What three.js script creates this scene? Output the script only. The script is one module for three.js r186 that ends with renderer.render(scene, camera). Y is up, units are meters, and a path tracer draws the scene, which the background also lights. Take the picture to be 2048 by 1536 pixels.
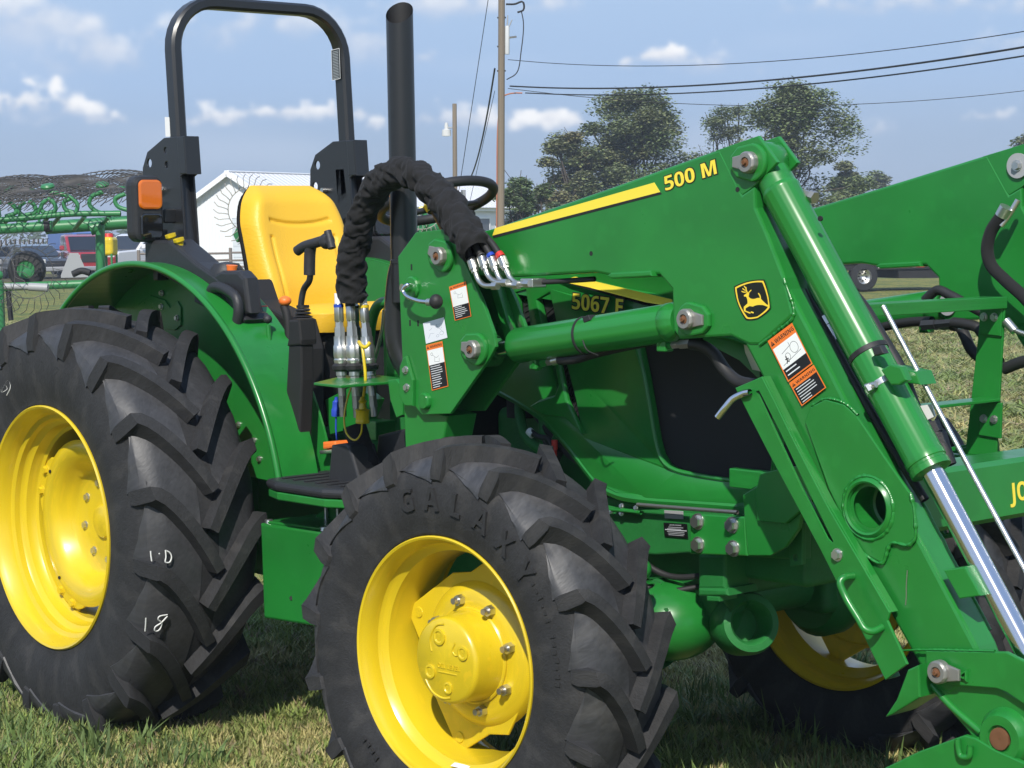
import * as THREE from 'three';
import { mergeGeometries, toCreasedNormals } from 'three/addons/utils/BufferGeometryUtils.js';
import { RoundedBoxGeometry } from 'three/addons/geometries/RoundedBoxGeometry.js';
import { TextGeometry } from 'three/addons/geometries/TextGeometry.js';
import { FontLoader } from 'three/addons/loaders/FontLoader.js';

// ---------- camera, sky, sun, exposure (x = tractor forward, y = up, z = tractor's right-hand side; metres) ----------
const scene = new THREE.Scene();
const camera = new THREE.PerspectiveCamera(21.738, 4 / 3, 0.1, 3000);
camera.position.set(6.078, 1.643, 4.105);
camera.up.set(-0.046, 0.997, -0.0613);
camera.lookAt(6.0784 - 0.7554 * 10, 1.643 - 0.0749 * 10, 4.105 - 0.651 * 10);
const renderer = new THREE.WebGLRenderer({ antialias: true });
renderer.toneMapping = THREE.LinearToneMapping;
renderer.toneMappingExposure = 1.24;
renderer.shadowMap.enabled = true;
const SUN_DIR = new THREE.Vector3(0.85, 1.18, 1.0).normalize();
const sun = new THREE.DirectionalLight(new THREE.Color(1, 0.95, 0.87), 4.0);
sun.position.copy(SUN_DIR).multiplyScalar(40);
sun.castShadow = true; sun.shadow.mapSize.set(4096, 4096); sun.shadow.radius = 1.2;
Object.assign(sun.shadow.camera, { left: -12, right: 12, top: 12, bottom: -12, near: 1, far: 120 });
scene.add(sun, sun.target);
scene.fog = new THREE.FogExp2(new THREE.Color(0.62, 0.7, 0.82), 0.0011);

// ---------- random numbers and noise ----------
function rng(a) { return () => { a |= 0; a = a + 0x6d2b79f5 | 0; let t = Math.imul(a ^ a >>> 15, 1 | a); t = t + Math.imul(t ^ t >>> 7, 61 | t) ^ t; return ((t ^ t >>> 14) >>> 0) / 4294967296; }; }
const hash2 = (x, y, s) => { let h = Math.imul(x | 0, 374761393) + Math.imul(y | 0, 668265263) + Math.imul(s | 0, 1274126177); h = Math.imul(h ^ h >>> 13, 1274126177); return ((h ^ h >>> 16) >>> 0) / 4294967296; };
function vnoise(x, y, s = 0, per = 0) {
  const xi = Math.floor(x), yi = Math.floor(y), fx = x - xi, fy = y - yi, u = fx * fx * (3 - 2 * fx), v = fy * fy * (3 - 2 * fy);
  const w = per ? (a) => ((a % per) + per) % per : (a) => a;
  const a = hash2(w(xi), w(yi), s), b = hash2(w(xi + 1), w(yi), s), c = hash2(w(xi), w(yi + 1), s), d = hash2(w(xi + 1), w(yi + 1), s);
  return a + (b - a) * u + (c - a) * v + (a - b - c + d) * u * v;
}
function fbm(x, y, s = 0, oct = 4, per = 0) { let t = 0, a = 0.5, n = 0; for (let i = 0; i < oct; i++) { t += a * vnoise(x, y, s + i * 17, per); n += a; a *= 0.5; x *= 2; y *= 2; per *= 2; } return t / n; }
const sstep = (a, b, x) => { const t = Math.min(1, Math.max(0, (x - a) / (b - a))); return t * t * (3 - 2 * t); };

// ---------- the sky: blue air, a greyer band low down and scattered fair-weather cumulus all round ----------
{
  const W = 4096, H = 2048, data = new Float32Array(W * H * 4), r = rng(11), D = Math.PI / 180;
  // clouds: azimuth and height of the base in degrees, half width, height, brightness, softness
  const clouds = [];
  const add = (az, el, w, h, b, soft) => clouds.push({ az, el, w, h, b, soft, s: clouds.length });
  const seen = [ // those in the photograph, as (azimuth, elevation) about the heading of the camera
    [-13.6, 3.5, 1.9, 0.85, 0.95, .25], [-11.3, 3.35, .55, .35, .75, .4], [-11.5, 4.8, 1.6, 1.05, .58, .7], [-14.2, 5.5, 2.8, 1.5, .62, .6], [-8.9, 5.4, 1.1, .9, .55, .7], [-6.2, 5.7, 1.6, .8, .55, .7],
    [-8.4, 3.25, .95, .5, .8, .4], [-5.9, 3.4, 1.9, .45, .82, .4], [-3.7, 3.1, .35, .4, .75, .4], [-4, 5.0, 1, 1.2, .5, .8], [-1.3, 3.15, 1.2, .5, .6, .5], [-.6, 3.1, .35, .6, .8, .4],
    [1.15, 3.05, .85, .65, .95, .2], [4.35, 4.75, .95, .62, .92, .22], [5.9, 4.5, 1.2, .55, .45, .7], [-.8, 6.15, 2.8, .9, .62, .6], [10.6, 5.95, 3, .8, .6, .6], [14, 4.7, 1.3, .7, .4, .8], [10, 2.6, 1, .4, .4, .8], [-2.2, 4.9, .4, .4, .4, .7],
    [13.6, 3.0, .8, .25, .6, .6], [2.6, 6.6, 2.4, .5, .4, .8],
  ];
  const head = 0; for (const c of seen) add(head + c[0], c[1] - .05, c[2] * 1.45, c[3] * 1.5, c[4], c[5]);
  for (let i = 0; i < 330; i++) { const el = 2.6 + Math.pow(r(), 1.6) * 34, k = .6 + el / 9; const az = 17 + r() * 326; add(az, el, (.7 + r() * 2.4) * k, (.4 + r() * .95) * k, .4 + r() * .5, .2 + r() * .6); }
  const bins = Array.from({ length: 360 }, () => []);
  for (const c of clouds) for (let a = Math.floor(c.az - c.w * 1.6 - 1); a <= c.az + c.w * 1.6 + 1; a++) bins[((a % 360) + 360) % 360].push(c);
  const hx = -0.7554, hz = -0.651, base = Math.atan2(hz, hx) / D;
  for (let j = 0; j < H; j++) {
    const el = (j + .5) / H * 180 - 90;
    const t = Math.max(0, el);
    // clear air
    const air = [[0, .32, .395, .51], [2.3, .315, .415, .565], [4.5, .33, .46, .665], [7, .35, .485, .69], [20, .28, .41, .65], [90, .14, .25, .50]]; let q = 0; while (q < 4 && t > air[q + 1][0]) q++;
    const f = sstep(0, 1, (t - air[q][0]) / (air[q + 1][0] - air[q][0])) * .5 + .5 * Math.min(1, (t - air[q][0]) / (air[q + 1][0] - air[q][0])), [R, G, B] = [1, 2, 3].map((c) => air[q][c] + (air[q + 1][c] - air[q][c]) * f);
    for (let i = 0; i < W; i++) {
      const o = (j * W + i) * 4; let cr = R, cg = G, cb = B;
      if (el > 0 && el < 62) {
        const az = ((i + .5) / W - .5) * 360 - base, list = bins[((Math.floor(az) % 360) + 360) % 360];
        // thin veil
        const veil = sstep(.48, .85, fbm(az * .13 + 40, el * .42, 5, 3)) * .26; cr += (.60 - cr) * veil; cg += (.67 - cg) * veil; cb += (.80 - cb) * veil;
        for (const c of list) {
          let dx = az - c.az; dx -= Math.round(dx / 360) * 360; dx /= c.w; const dy = (el - c.el) / c.h;
          if (dx < -1.5 || dx > 1.5 || dy < -.7 || dy > 1.7) continue;
          const n = fbm(az * 3.1 / (0.5 + c.h) + c.s * 7.3, el * 4.4 / (0.5 + c.h) + c.s * 3.1, 20 + c.s, 5) - .5;
          const dome = 1 - dx * dx * (1 + .25 * Math.sin(c.s)) ;
          const top = dome * (.75 + 1.25 * n) + n * .35 - dy;      // positive below the ragged top
          const bot = dy + .12 + n * .55;                                // and above the flatter base
          const s = c.soft, m = sstep(0, .12 + s * .8, top) * sstep(0, .3 + s * .5, bot) * (.35 + .65 * sstep(0, .5, dome)) * Math.min(1, c.b * 1.08);
          if (m <= 0) continue;
          const lit = Math.min(1, Math.max(0, .25 + dy * .9 + n * 1.0 + (c.b - .6) * .8));
          const w = [.42 + .40 * lit, .46 + .37 * lit, .57 + .28 * lit];
          cr += (w[0] - cr) * m; cg += (w[1] - cg) * m; cb += (w[2] - cb) * m;
        }
      }
      data[o] = cr; data[o + 1] = cg; data[o + 2] = cb; data[o + 3] = 1;
    }
  }
  const tex = new THREE.DataTexture(data, W, H, THREE.RGBAFormat, THREE.FloatType);
  tex.mapping = THREE.EquirectangularReflectionMapping; tex.magFilter = tex.minFilter = THREE.LinearFilter; tex.needsUpdate = true;
  scene.background = tex; scene.environment = tex;
}

// ---------- materials ----------
function noiseTex(size, f, srgb = false, repeat = 1) {
  const d = new Uint8Array(size * size * 4);
  for (let y = 0; y < size; y++) for (let x = 0; x < size; x++) { const c = f(x / size, y / size), o = (y * size + x) * 4; for (let k = 0; k < 3; k++) d[o + k] = Math.max(0, Math.min(255, 255 * (Array.isArray(c) ? c[k] : c))); d[o + 3] = 255; }
  const t = new THREE.DataTexture(d, size, size); t.magFilter = THREE.LinearFilter; t.minFilter = THREE.LinearMipmapLinearFilter; t.generateMipmaps = true; t.wrapS = t.wrapT = THREE.RepeatWrapping; t.repeat.set(repeat, repeat); if (srgb) t.colorSpace = THREE.SRGBColorSpace; t.needsUpdate = true; return t;
}
const lin = (r, g, b) => new THREE.Color().setRGB(r, g, b);
const mat = (c, rough, metal = 0, extra = {}) => new THREE.MeshPhysicalMaterial({ color: c, roughness: rough, metalness: metal, ...extra });
const paintRough = noiseTex(256, (u, v) => .25 + .14 * fbm(u * 8, v * 8, 3, 4, 8) + .12 * sstep(.55, .8, fbm(u * 3, v * 3, 9, 3, 3)));
paintRough.repeat.set(2, 2);
const paintDust = noiseTex(512, (u, v) => { const n = fbm(u * 6, v * 6, 31, 5, 6), p = sstep(.6, .78, fbm(u * 26, v * 26, 77, 3, 26)); const k = .88 + .17 * n; return [k + p * .06, k + p * .035, k + p * .05]; }, true);
const rubberMap = noiseTex(512, (u, v) => { const n = fbm(u * 5, v * 5, 41, 5, 5), f = fbm(u * 60, v * 60, 47, 3, 60), s = sstep(.5, .74, fbm(u * 7, v * 7, 55, 4, 7)); const k = .62 + .3 * n + .2 * (f - .5); return [k + .16 * s, k + .145 * s, k + .12 * s]; }, true);
const rubberBump = noiseTex(512, (u, v) => .5 * fbm(u * 90, v * 90, 61, 2, 90) + .5 * fbm(u * 14, v * 14, 65, 3, 14));
const fabricBump = noiseTex(256, (u, v) => .5 + .25 * Math.sin(u * 6.2832 * 64) * Math.sin(v * 6.2832 * 64) + .4 * (fbm(u * 9, v * 9, 71, 4, 9) - .5));
const M = {
  green: mat(lin(.0155, .2, .03), 1, 0, { roughnessMap: paintRough, map: paintDust, clearcoat: .2, clearcoatRoughness: .2 }),
  greenDull: mat(lin(.016, .18, .036), .55, 0, { map: paintDust, bumpMap: rubberBump, bumpScale: .0012 }),
  greenCast: mat(lin(.016, .18, .036), .6, 0, { map: paintDust, bumpMap: rubberBump, bumpScale: .002 }),
  yellow: mat(lin(.68, .50, .015), 1, 0, { roughnessMap: paintRough, map: paintDust, clearcoat: .35, clearcoatRoughness: .15 }),
  decalYellow: mat(lin(.88, .70, .06), .5),
  seat: mat(lin(.78, .46, .026), .48, 0, { bumpMap: noiseTex(256, (u, v) => fbm(u * 60, v * 60, 81, 2, 60)), bumpScale: .0006 }),
  black: mat(lin(.014, .015, .017), .36, 0, { clearcoat: .25, clearcoatRoughness: .3 }),
  blackMatte: mat(lin(.012, .012, .013), .72),
  plastic: mat(lin(.022, .023, .026), .5, 0, { bumpMap: rubberBump, bumpScale: .0008 }),
  rubber: mat(lin(.036, .0365, .039), .78, 0, { map: rubberMap, bumpMap: rubberBump, bumpScale: .0015 }),
  pocket: mat(lin(.072, .073, .079), .5, 0, { map: rubberMap, bumpMap: rubberBump, bumpScale: .0006 }),
  rubberClean: mat(lin(.016, .016, .017), .6),
  fabric: mat(lin(.010, .010, .011), .92, 0, { bumpMap: fabricBump, bumpScale: .002, sheen: .25, sheenRoughness: .5, sheenColor: lin(.25, .25, .28) }),
  chrome: mat(lin(.72, .72, .76), .12, 1),
  zinc: mat(lin(.62, .62, .60), .34, .95),
  steel: mat(lin(.42, .40, .37), .42, .9),
  rust: mat(lin(.17, .075, .032), .85, .2),
  amber: mat(lin(.62, .14, .005), .12, 0, { clearcoat: 1, clearcoatRoughness: .05 }),
  orange: mat(lin(.85, .19, .03), .45),
  red: mat(lin(.55, .03, .02), .45),
  blue: mat(lin(.02, .06, .42), .4),
  white: mat(lin(.80, .80, .80), .55),
  grey: mat(lin(.33, .34, .35), .5),
  glassDark: mat(lin(.008, .009, .01), .06, 0, { clearcoat: 1, clearcoatRoughness: .03 }),
  lens: mat(lin(.6, .6, .58), .15, 0, { clearcoat: 1 }),
};

// ---------- geometry helpers ----------
const V = (a) => new THREE.Vector3(...a);
const names = new Map();
function numbered(name) { const n = names.get(name) ?? 0; names.set(name, n + 1); return n ? `${name}_${String(n).padStart(3, '0')}` : name; }
function thing(name, label, category, group) {
  const o = new THREE.Group(); o.name = numbered(name); o.userData = { label, category }; if (group) o.userData.group = group; scene.add(o); return o;
}
const sub = (name, parent) => { const g = new THREE.Group(); g.name = name; parent.add(g); return g; };
function merge(list) { const l = list.map((g) => { const q = g.index ? g.toNonIndexed() : g; for (const k of Object.keys(q.attributes)) if (!['position', 'normal', 'uv'].includes(k)) q.deleteAttribute(k); if (!q.attributes.uv) q.setAttribute('uv', new THREE.BufferAttribute(new Float32Array(q.attributes.position.count * 2), 2)); return q; }); return l.length === 1 ? l[0] : mergeGeometries(l); }
function part(name, geo, material, parent) {
  const m = new THREE.Mesh(Array.isArray(geo) ? merge(geo) : geo, material); m.name = name; m.castShadow = m.receiveShadow = true; parent.add(m); return m;
}
function shapeOf(pts, holes = []) {
  const s = new THREE.Shape(pts.map((p) => new THREE.Vector2(p[0], p[1])));
  for (const h of holes) { const p = new THREE.Path(); if (Array.isArray(h[0])) p.setFromPoints(h.map((q) => new THREE.Vector2(q[0], q[1]))); else p.absarc(h[0], h[1], h[2], 0, Math.PI * 2, true); s.holes.push(p); }
  return s;
}
// a plate cut to an outline in the side view (x, y) and reaching from z0 to z1, its edges broken by a small bevel
function plate(pts, z0, z1, { bevel = .0025, holes = [] } = {}) {
  const a = Math.min(z0, z1), b = Math.max(z0, z1); bevel = Math.min(bevel, (b - a) * .4);
  const g = new THREE.ExtrudeGeometry(shapeOf(pts, holes), { depth: b - a - 2 * bevel, bevelEnabled: bevel > 0, bevelThickness: bevel, bevelSize: bevel, bevelOffset: -bevel, bevelSegments: 2, curveSegments: 20 });
  g.translate(0, 0, a + bevel); return g;
}
// the same with an outline in (z, y) reaching along x, or in (x, z) reaching along y
function plateX(pts, x0, x1, o) { const g = plate(pts.map((p) => [-p[0], p[1]]), x0, x1, o); g.rotateY(Math.PI / 2); return g; }   // (-z, y, x) -> (x, y, z)
function plateY(pts, y0, y1, o) { const g = plate(pts.map((p) => [p[0], -p[1]]), y0, y1, o); g.rotateX(-Math.PI / 2); return g; }   // (x, -z, y) -> (x, y, z)
function box(x0, x1, y0, y1, z0, z1, r = .004) { const g = new RoundedBoxGeometry(Math.abs(x1 - x0), Math.abs(y1 - y0), Math.abs(z1 - z0), 2, Math.min(r, Math.abs(x1 - x0) * .45, Math.abs(y1 - y0) * .45, Math.abs(z1 - z0) * .45)); g.translate((x0 + x1) / 2, (y0 + y1) / 2, (z0 + z1) / 2); return g; }
function aim(g, a, b) { // g stands along +y from 0; lay it from a towards b
  const d = V(b).sub(V(a)).normalize(); g.applyQuaternion(new THREE.Quaternion().setFromUnitVectors(new THREE.Vector3(0, 1, 0), d)); g.translate(...a); return g;
}
// a hand-laid weld: a tube that swells and shrinks with every ripple
function bead(pts, r, n = 160) { const g = tube(pts, r, n, 7), p = g.attributes.position, c = new THREE.CatmullRomCurve3(pts.map(V), false, 'centripetal'); for (let i = 0; i <= n; i++) { const o = c.getPointAt(i / n), k = 1 + .09 * Math.sin(i * 2.6) + .55 * (vnoise(i * .23, 3, 7) - .5); for (let j = 0; j < 8; j++) { const q = i * 8 + j; p.setXYZ(q, o.x + (p.getX(q) - o.x) * k, o.y + (p.getY(q) - o.y) * k, o.z + (p.getZ(q) - o.z) * k); } } g.computeVertexNormals(); return g; }
const dist = (a, b) => V(a).distanceTo(V(b));
function cyl(a, b, r0, r1 = r0, seg = 20) { const L = dist(a, b), g = new THREE.CylinderGeometry(r1, r0, L, seg); g.translate(0, L / 2, 0); return aim(g, a, b); }
function turned(a, b, prof, seg = 28) { return aim(creased(new THREE.LatheGeometry(prof.map((p) => new THREE.Vector2(p[0], p[1])), seg)), a, b); } // profile (radius, distance from a)
function creased(g, a = .7) { return toCreasedNormals(g, a); }
function tube(pts, r, seg = 48, rad = 10, closed = false) { return new THREE.TubeGeometry(new THREE.CatmullRomCurve3(pts.map(V), closed, 'centripetal'), seg, r, rad, closed); }
function hex(a, b, r) { const L = dist(a, b), g = new THREE.CylinderGeometry(r * .94, r, L, 6); g.translate(0, L / 2, 0); return aim(creased(g, .3), a, b); }
const lerp = (a, b, t) => a + (b - a) * t, lerp3 = (a, b, t) => a.map((v, i) => lerp(v, b[i], t));
const at = (p, z) => [p[0], p[1], z];
const mirrorZ = (g) => { const q = (g.index ? g.toNonIndexed() : g.clone()); q.scale(1, 1, -1); const p = q.attributes; for (const k of Object.keys(p)) { const a = p[k], n = a.itemSize; for (let i = 0; i < a.count; i += 3) for (let c = 0; c < n; c++) { const t = a.array[(i + 1) * n + c]; a.array[(i + 1) * n + c] = a.array[(i + 2) * n + c]; a.array[(i + 2) * n + c] = t; } } return q; };
const sideOf = (s) => (g) => s > 0 ? g : Array.isArray(g) ? g.map(mirrorZ) : mirrorZ(g);
// a bolt head with washer standing off a face at p along n
function bolt(p, n, r, name, m, parent) { const d = V(n).normalize(), e = (k) => V(p).addScaledVector(d, k).toArray(); return part(name, [cyl(e(-.002), e(r * .25), r * 1.35, r * 1.3, 16), hex(e(r * .25), e(r * 1.0), r)], m, parent); }
const font = await new FontLoader().loadAsync('fonts/droid/droid_sans_bold.typeface.json');
function textShape(str, size, depth, bevel = 0) { const g = new TextGeometry(str, { font, size, depth, curveSegments: 6, bevelEnabled: bevel > 0, bevelThickness: .0001, bevelSize: bevel, bevelSegments: 1 }); return g; }
// lettering on a side face: baseline from a to b (x, y) at depth z; the outline lies under the letters
function letterSide(str, a, b, z, m, parent, outline, tall = 1) {
  const w = Math.hypot(b[0] - a[0], b[1] - a[1]), ang = Math.atan2(b[1] - a[1], b[0] - a[0]);
  const put = (g, dz) => { g.computeBoundingBox(); const k = w / probe; g.scale(k, k * tall, 1); g.rotateZ(ang); g.translate(a[0], a[1], z + dz); return g; };
  const pg = textShape(str, 1, .001); pg.computeBoundingBox(); const probe = pg.boundingBox.max.x;
  const l = part('lettering', put(textShape(str, 1, .0008), .0012), m, parent);
  if (outline) part('lettering_outline', put(textShape(str, 1, .0006, .07), .0004), outline, l);
  return l;
}
// a printed sheet on four corners given counter-clockwise from bottom left
function sheet(name, c, tex, parent, rough = .45) {
  const g = new THREE.BufferGeometry(); g.setAttribute('position', new THREE.Float32BufferAttribute([...c[0], ...c[1], ...c[2], ...c[0], ...c[2], ...c[3]], 3)); g.setAttribute('uv', new THREE.Float32BufferAttribute([0, 0, 1, 0, 1, 1, 0, 0, 1, 1, 0, 1], 2)); g.computeVertexNormals();
  return part(name, g, mat(new THREE.Color(1, 1, 1), rough, 0, { map: tex, side: THREE.DoubleSide }), parent);
}
function canvasTex(w, h, draw) { const c = document.createElement('canvas'); c.width = w; c.height = h; draw(c.getContext('2d'), w, h); const t = new THREE.CanvasTexture(c); t.colorSpace = THREE.SRGBColorSpace; t.anisotropy = 8; return t; }

// ---------- the ground ----------
const FWD = new THREE.Vector3(-.7575, 0, -.6528), RIGHT = new THREE.Vector3(.6536, 0, -.7568), EYE = new THREE.Vector3(6.078, 0, 4.105);
const away = (d, l) => EYE.clone().addScaledVector(FWD, d).addScaledVector(RIGHT, l);   // a place on the ground: metres ahead and to the right of where the photographer stands
const dry = (x, z) => .55 * fbm(x * .55 + 50, z * .55 + 50, 91, 3) + .45 * fbm(x * 2.3 + 9, z * 2.3 + 9, 95, 3); // how parched the turf is
const turfMap = noiseTex(1024, (u, v) => {
  const a = fbm(u * 9, v * 9, 101, 4, 9), b = fbm(u * 120, v * 120, 105, 3, 120), c = fbm(u * 40, v * 300, 108, 2, 20);
  const t = sstep(.38, .62, a * .7 + b * .3), k = .55 + .9 * (b - .5) + .5 * (c - .5) + .25;
  return [lerp(.40, .62, t) * k, lerp(.47, .60, t) * k, lerp(.19, .34, t) * k];
}, true);
{
  const g = new THREE.PlaneGeometry(2400, 2400, 160, 160); g.rotateX(-Math.PI / 2);
  // finer cells near the tractor, coarse ones towards the horizon
  const p = g.attributes.position, uv = g.attributes.uv, col = new Float32Array(p.count * 3);
  for (let i = 0; i < p.count; i++) {
    const f = (v) => Math.sign(v) * Math.pow(Math.abs(v) / 1200, 3.2) * 1200; const x = f(p.getX(i)), z = f(p.getZ(i)); p.setX(i, x); p.setZ(i, z);
    p.setY(i, -.012 + .02 * (fbm(x * .4, z * .4, 7, 3) - .5)); uv.setXY(i, x / 3.1, z / 3.1);
    const t = fbm(x * .06 + 3, z * .06 + 7, 13, 4), d = dry(x, z) * .5 + t * .5; col[i * 3] = .60 + .72 * d; col[i * 3 + 1] = .76 + .42 * d; col[i * 3 + 2] = .62 + .46 * d;
  }
  g.setAttribute('color', new THREE.BufferAttribute(col, 3)); g.computeVertexNormals();
  const ground = part('ground', g, mat(lin(1, .98, .70), .95, 0, { map: turfMap, vertexColors: true, bumpMap: turfMap, bumpScale: .03 }), scene); ground.userData = { kind: 'structure', label: 'mown field of dry and green grass under the tractor', category: 'ground' };
}
// ---------- grass ----------
{
  const r = rng(5);
  const blade = (seed) => { // a tuft of seven bent blades, one metre tall before scaling
    const q = rng(seed), pos = [];
    for (let k = 0; k < 7; k++) {
      const a = q() * 6.283, lean = .15 + q() * .75, h = .55 + q() * .55, w = .035 + q() * .03, ox = (q() - .5) * .5, oz = (q() - .5) * .5, c = Math.cos(a), s = Math.sin(a), px = -s * w, pz = c * w;
      const P = (t, side) => { const b = lean * t * t, y = h * t * (1 - .25 * lean * t); return [ox + c * b + px * side * (1 - t * .55), y, oz + s * b + pz * side * (1 - t * .55)]; };
      const l0 = P(0, -1), r0 = P(0, 1), l1 = P(.55, -1), r1 = P(.55, 1), b = lean, tip = [ox + c * b, h * (1 - .25 * lean), oz + s * b];
      pos.push(...l0, ...r0, ...r1, ...l0, ...r1, ...l1, ...l1, ...r1, ...tip);
    }
    const g = new THREE.BufferGeometry(); g.setAttribute('position', new THREE.Float32BufferAttribute(pos, 3)); g.computeVertexNormals(); return g;
  };
  const m = mat(lin(1, 1, 1), .75, 0, { side: THREE.DoubleSide, transmission: .25, thickness: 0 });
  const field = (name, label, n, d0, d1, half, h0, h1, seed, wide) => {
    const im = new THREE.InstancedMesh(blade(seed), m, n), o = new THREE.Object3D(), c = new THREE.Color(); im.name = name;
    for (let i = 0; i < n; i++) {
      const d = Math.sqrt(lerp(d0 * d0, d1 * d1, r())), a = (r() * 2 - 1) * half, p = away(d * Math.cos(a), d * Math.sin(a)), t = dry(p.x, p.z), f = fbm(p.x * 7, p.z * 7, 33, 2);
      const h = lerp(h0, h1, Math.pow(r(), 1.8)) * (1.25 - .8 * t) * (.75 + .6 * f);
      o.position.set(p.x, -.006, p.z); o.rotation.set((r() - .5) * .5, r() * 6.283, (r() - .5) * .5); o.scale.set(h * wide * (.8 + r() * .5), h, h * wide * (.8 + r() * .5)); o.updateMatrix(); im.setMatrixAt(i, o.matrix);
      const k = sstep(.40, .68, t + (r() - .5) * .34), b = .7 + r() * .6;
      if (r() < .07) c.setRGB(.34 * b, .26 * b, .15 * b); else c.setRGB(lerp(.19, .46, k) * b, lerp(.26, .40, k) * b, lerp(.05, .16, k) * b);
      im.setColorAt(i, c);
    }
    im.castShadow = im.receiveShadow = true; im.userData = { kind: 'stuff', label, category: 'grass' }; scene.add(im);
  };
  const tufts = (name, label, n, x0, x1, z0, z1, h0, h1, seed) => {
    const im = new THREE.InstancedMesh(blade(seed), m, n), o = new THREE.Object3D(), c = new THREE.Color(); im.name = name;
    for (let i = 0; i < n; i++) { const x = lerp(x0, x1, r()), z = lerp(z0, z1, r()), h = lerp(h0, h1, Math.pow(r(), 2)) * (.5 + fbm(x * 5, z * 5, 66, 2)); o.position.set(x, -.006, z); o.rotation.set((r() - .5) * .6, r() * 6.283, (r() - .5) * .6); o.scale.set(h * .7, h, h * .7); o.updateMatrix(); im.setMatrixAt(i, o.matrix); const b = .7 + r() * .6; c.setRGB(.12 * b, .185 * b, .045 * b); im.setColorAt(i, c); }
    im.castShadow = im.receiveShadow = true; im.userData = { kind: 'stuff', label, category: 'grass' }; scene.add(im);
  };
  tufts('grass_002', 'longer green grass around the far front wheel', 1700, 1.2, 3.1, -1.7, .25, .05, .17, 9);
  tufts('grass_003', 'bright green weeds beside the rear tyre', 420, -1.0, .9, .8, 1.35, .05, .15, 10);
  field('grass', 'short patchy grass around the tractor tyres', 300000, 4.2, 12.5, .58, .035, .085, 3, 1.1);
  field('grass_001', 'sunlit field grass stretching away behind the tractor', 230000, 12.5, 42, .48, .05, .11, 4, 2.2);
}

// ---------- the white barn ----------
{
  const b = thing('barn', 'long white metal barn with a pale ridged roof behind the yellow seat', 'barn');
  const A = away(105, -14.5), E = away(129.5, -1.9), ax = E.clone().sub(A), L = ax.length(), turn = Math.atan2(-ax.z, ax.x); b.position.copy(A); b.rotation.y = turn; // local +x runs along the ridge, +z is the side towards the photographer
  const hw = 2.85, eh = 3.36, rh = 5.0, white = mat(lin(.78, .80, .82), .5), roofM = mat(lin(.74, .74, .76), .4, .2), trim = mat(lin(.85, .86, .88), .5), shut = mat(lin(.62, .66, .70), .6);
  part('gable_wall', plateX([[-hw, 0], [hw, 0], [hw, eh], [0, rh], [-hw, eh]], 0, .15), white, b);
  part('gable_wall', plateX([[-hw, 0], [hw, 0], [hw, eh], [0, rh], [-hw, eh]], L - .15, L), white, b);
  const ribs = []; for (let k = -13; k <= 13; k++) { const z = k * .21; ribs.push(box(-.02, .01, .1, eh + (rh - eh) * (1 - Math.abs(z) / hw) - .1, z - .018, z + .018, .003)); } part('wall_rib', ribs, white, b).userData.kind = 'stuff';
  for (const s of [1, -1]) {
    const w = part('side_wall', box(.15, L - .15, 0, eh, s * (hw - .15), s * hw), white, b);
    const n = Math.hypot(hw + .35, (rh - eh) * (hw + .35) / hw), a = Math.atan2(rh - eh, hw);
    const g = box(-.35, L + .35, 0, .08, 0, n, .01); g.rotateX(a); g.translate(0, rh + .05, 0); const geo = s > 0 ? g : mirrorZ(g); part('roof_slope', geo, roofM, b);
    const rr = []; for (let x = -.2; x < L + .3; x += .45) { const q = box(x - .015, x + .015, .08, .105, 0, n, .004); q.rotateX(a); q.translate(0, rh + .05, 0); rr.push(s > 0 ? q : mirrorZ(q)); } part('roof_rib', rr, roofM, b).userData.kind = 'stuff';
    const f = box(-.42, -.32, -.16, .1, 0, n, .01); f.rotateX(a); f.translate(0, rh + .05, 0); part('rake_board', s > 0 ? f : mirrorZ(f), trim, b);
  }
  part('ridge_cap', box(-.4, L + .4, rh + .1, rh + .17, -.16, .16, .03), trim, b);
  part('fascia', box(-.3, L + .3, eh - .3, eh - .08, hw + .2, hw + .26), trim, b);
  for (const [x0, x1] of [[2, 5], [8, 11], [16, 17.6], [21.6, 23.4], [24.4, 26]]) { const d = part('window', box(x0, x1, 1.2, 2.6, hw - .01, hw + .03), mat(lin(.10, .11, .13), .3), b); part('frame', plate([[x0 - .1, 1.08], [x1 + .1, 1.08], [x1 + .1, 2.72], [x0 - .1, 2.72]], hw, hw + .06, { bevel: .005, holes: [[[x0, 1.2], [x0, 2.6], [x1, 2.6], [x1, 1.2]]] }), trim, d); }
  const d = part('door', box(-.05, -.01, 0, 2.7, .05, 2.1), shut, b); const slats = []; for (let k = 0; k < 9; k++) slats.push(box(-.075, -.05, .05 + k * .295, .05 + k * .295 + .27, .08, 2.07, .01)); for (const s of slats) part('door_panel', s, shut, d);
  part('frame', [box(-.09, -.02, 0, 2.82, -.05, .05), box(-.09, -.02, 2.7, 2.82, .05, 2.2), box(-.09, -.02, 0, 2.82, 2.1, 2.2)], trim, d);
}
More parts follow.
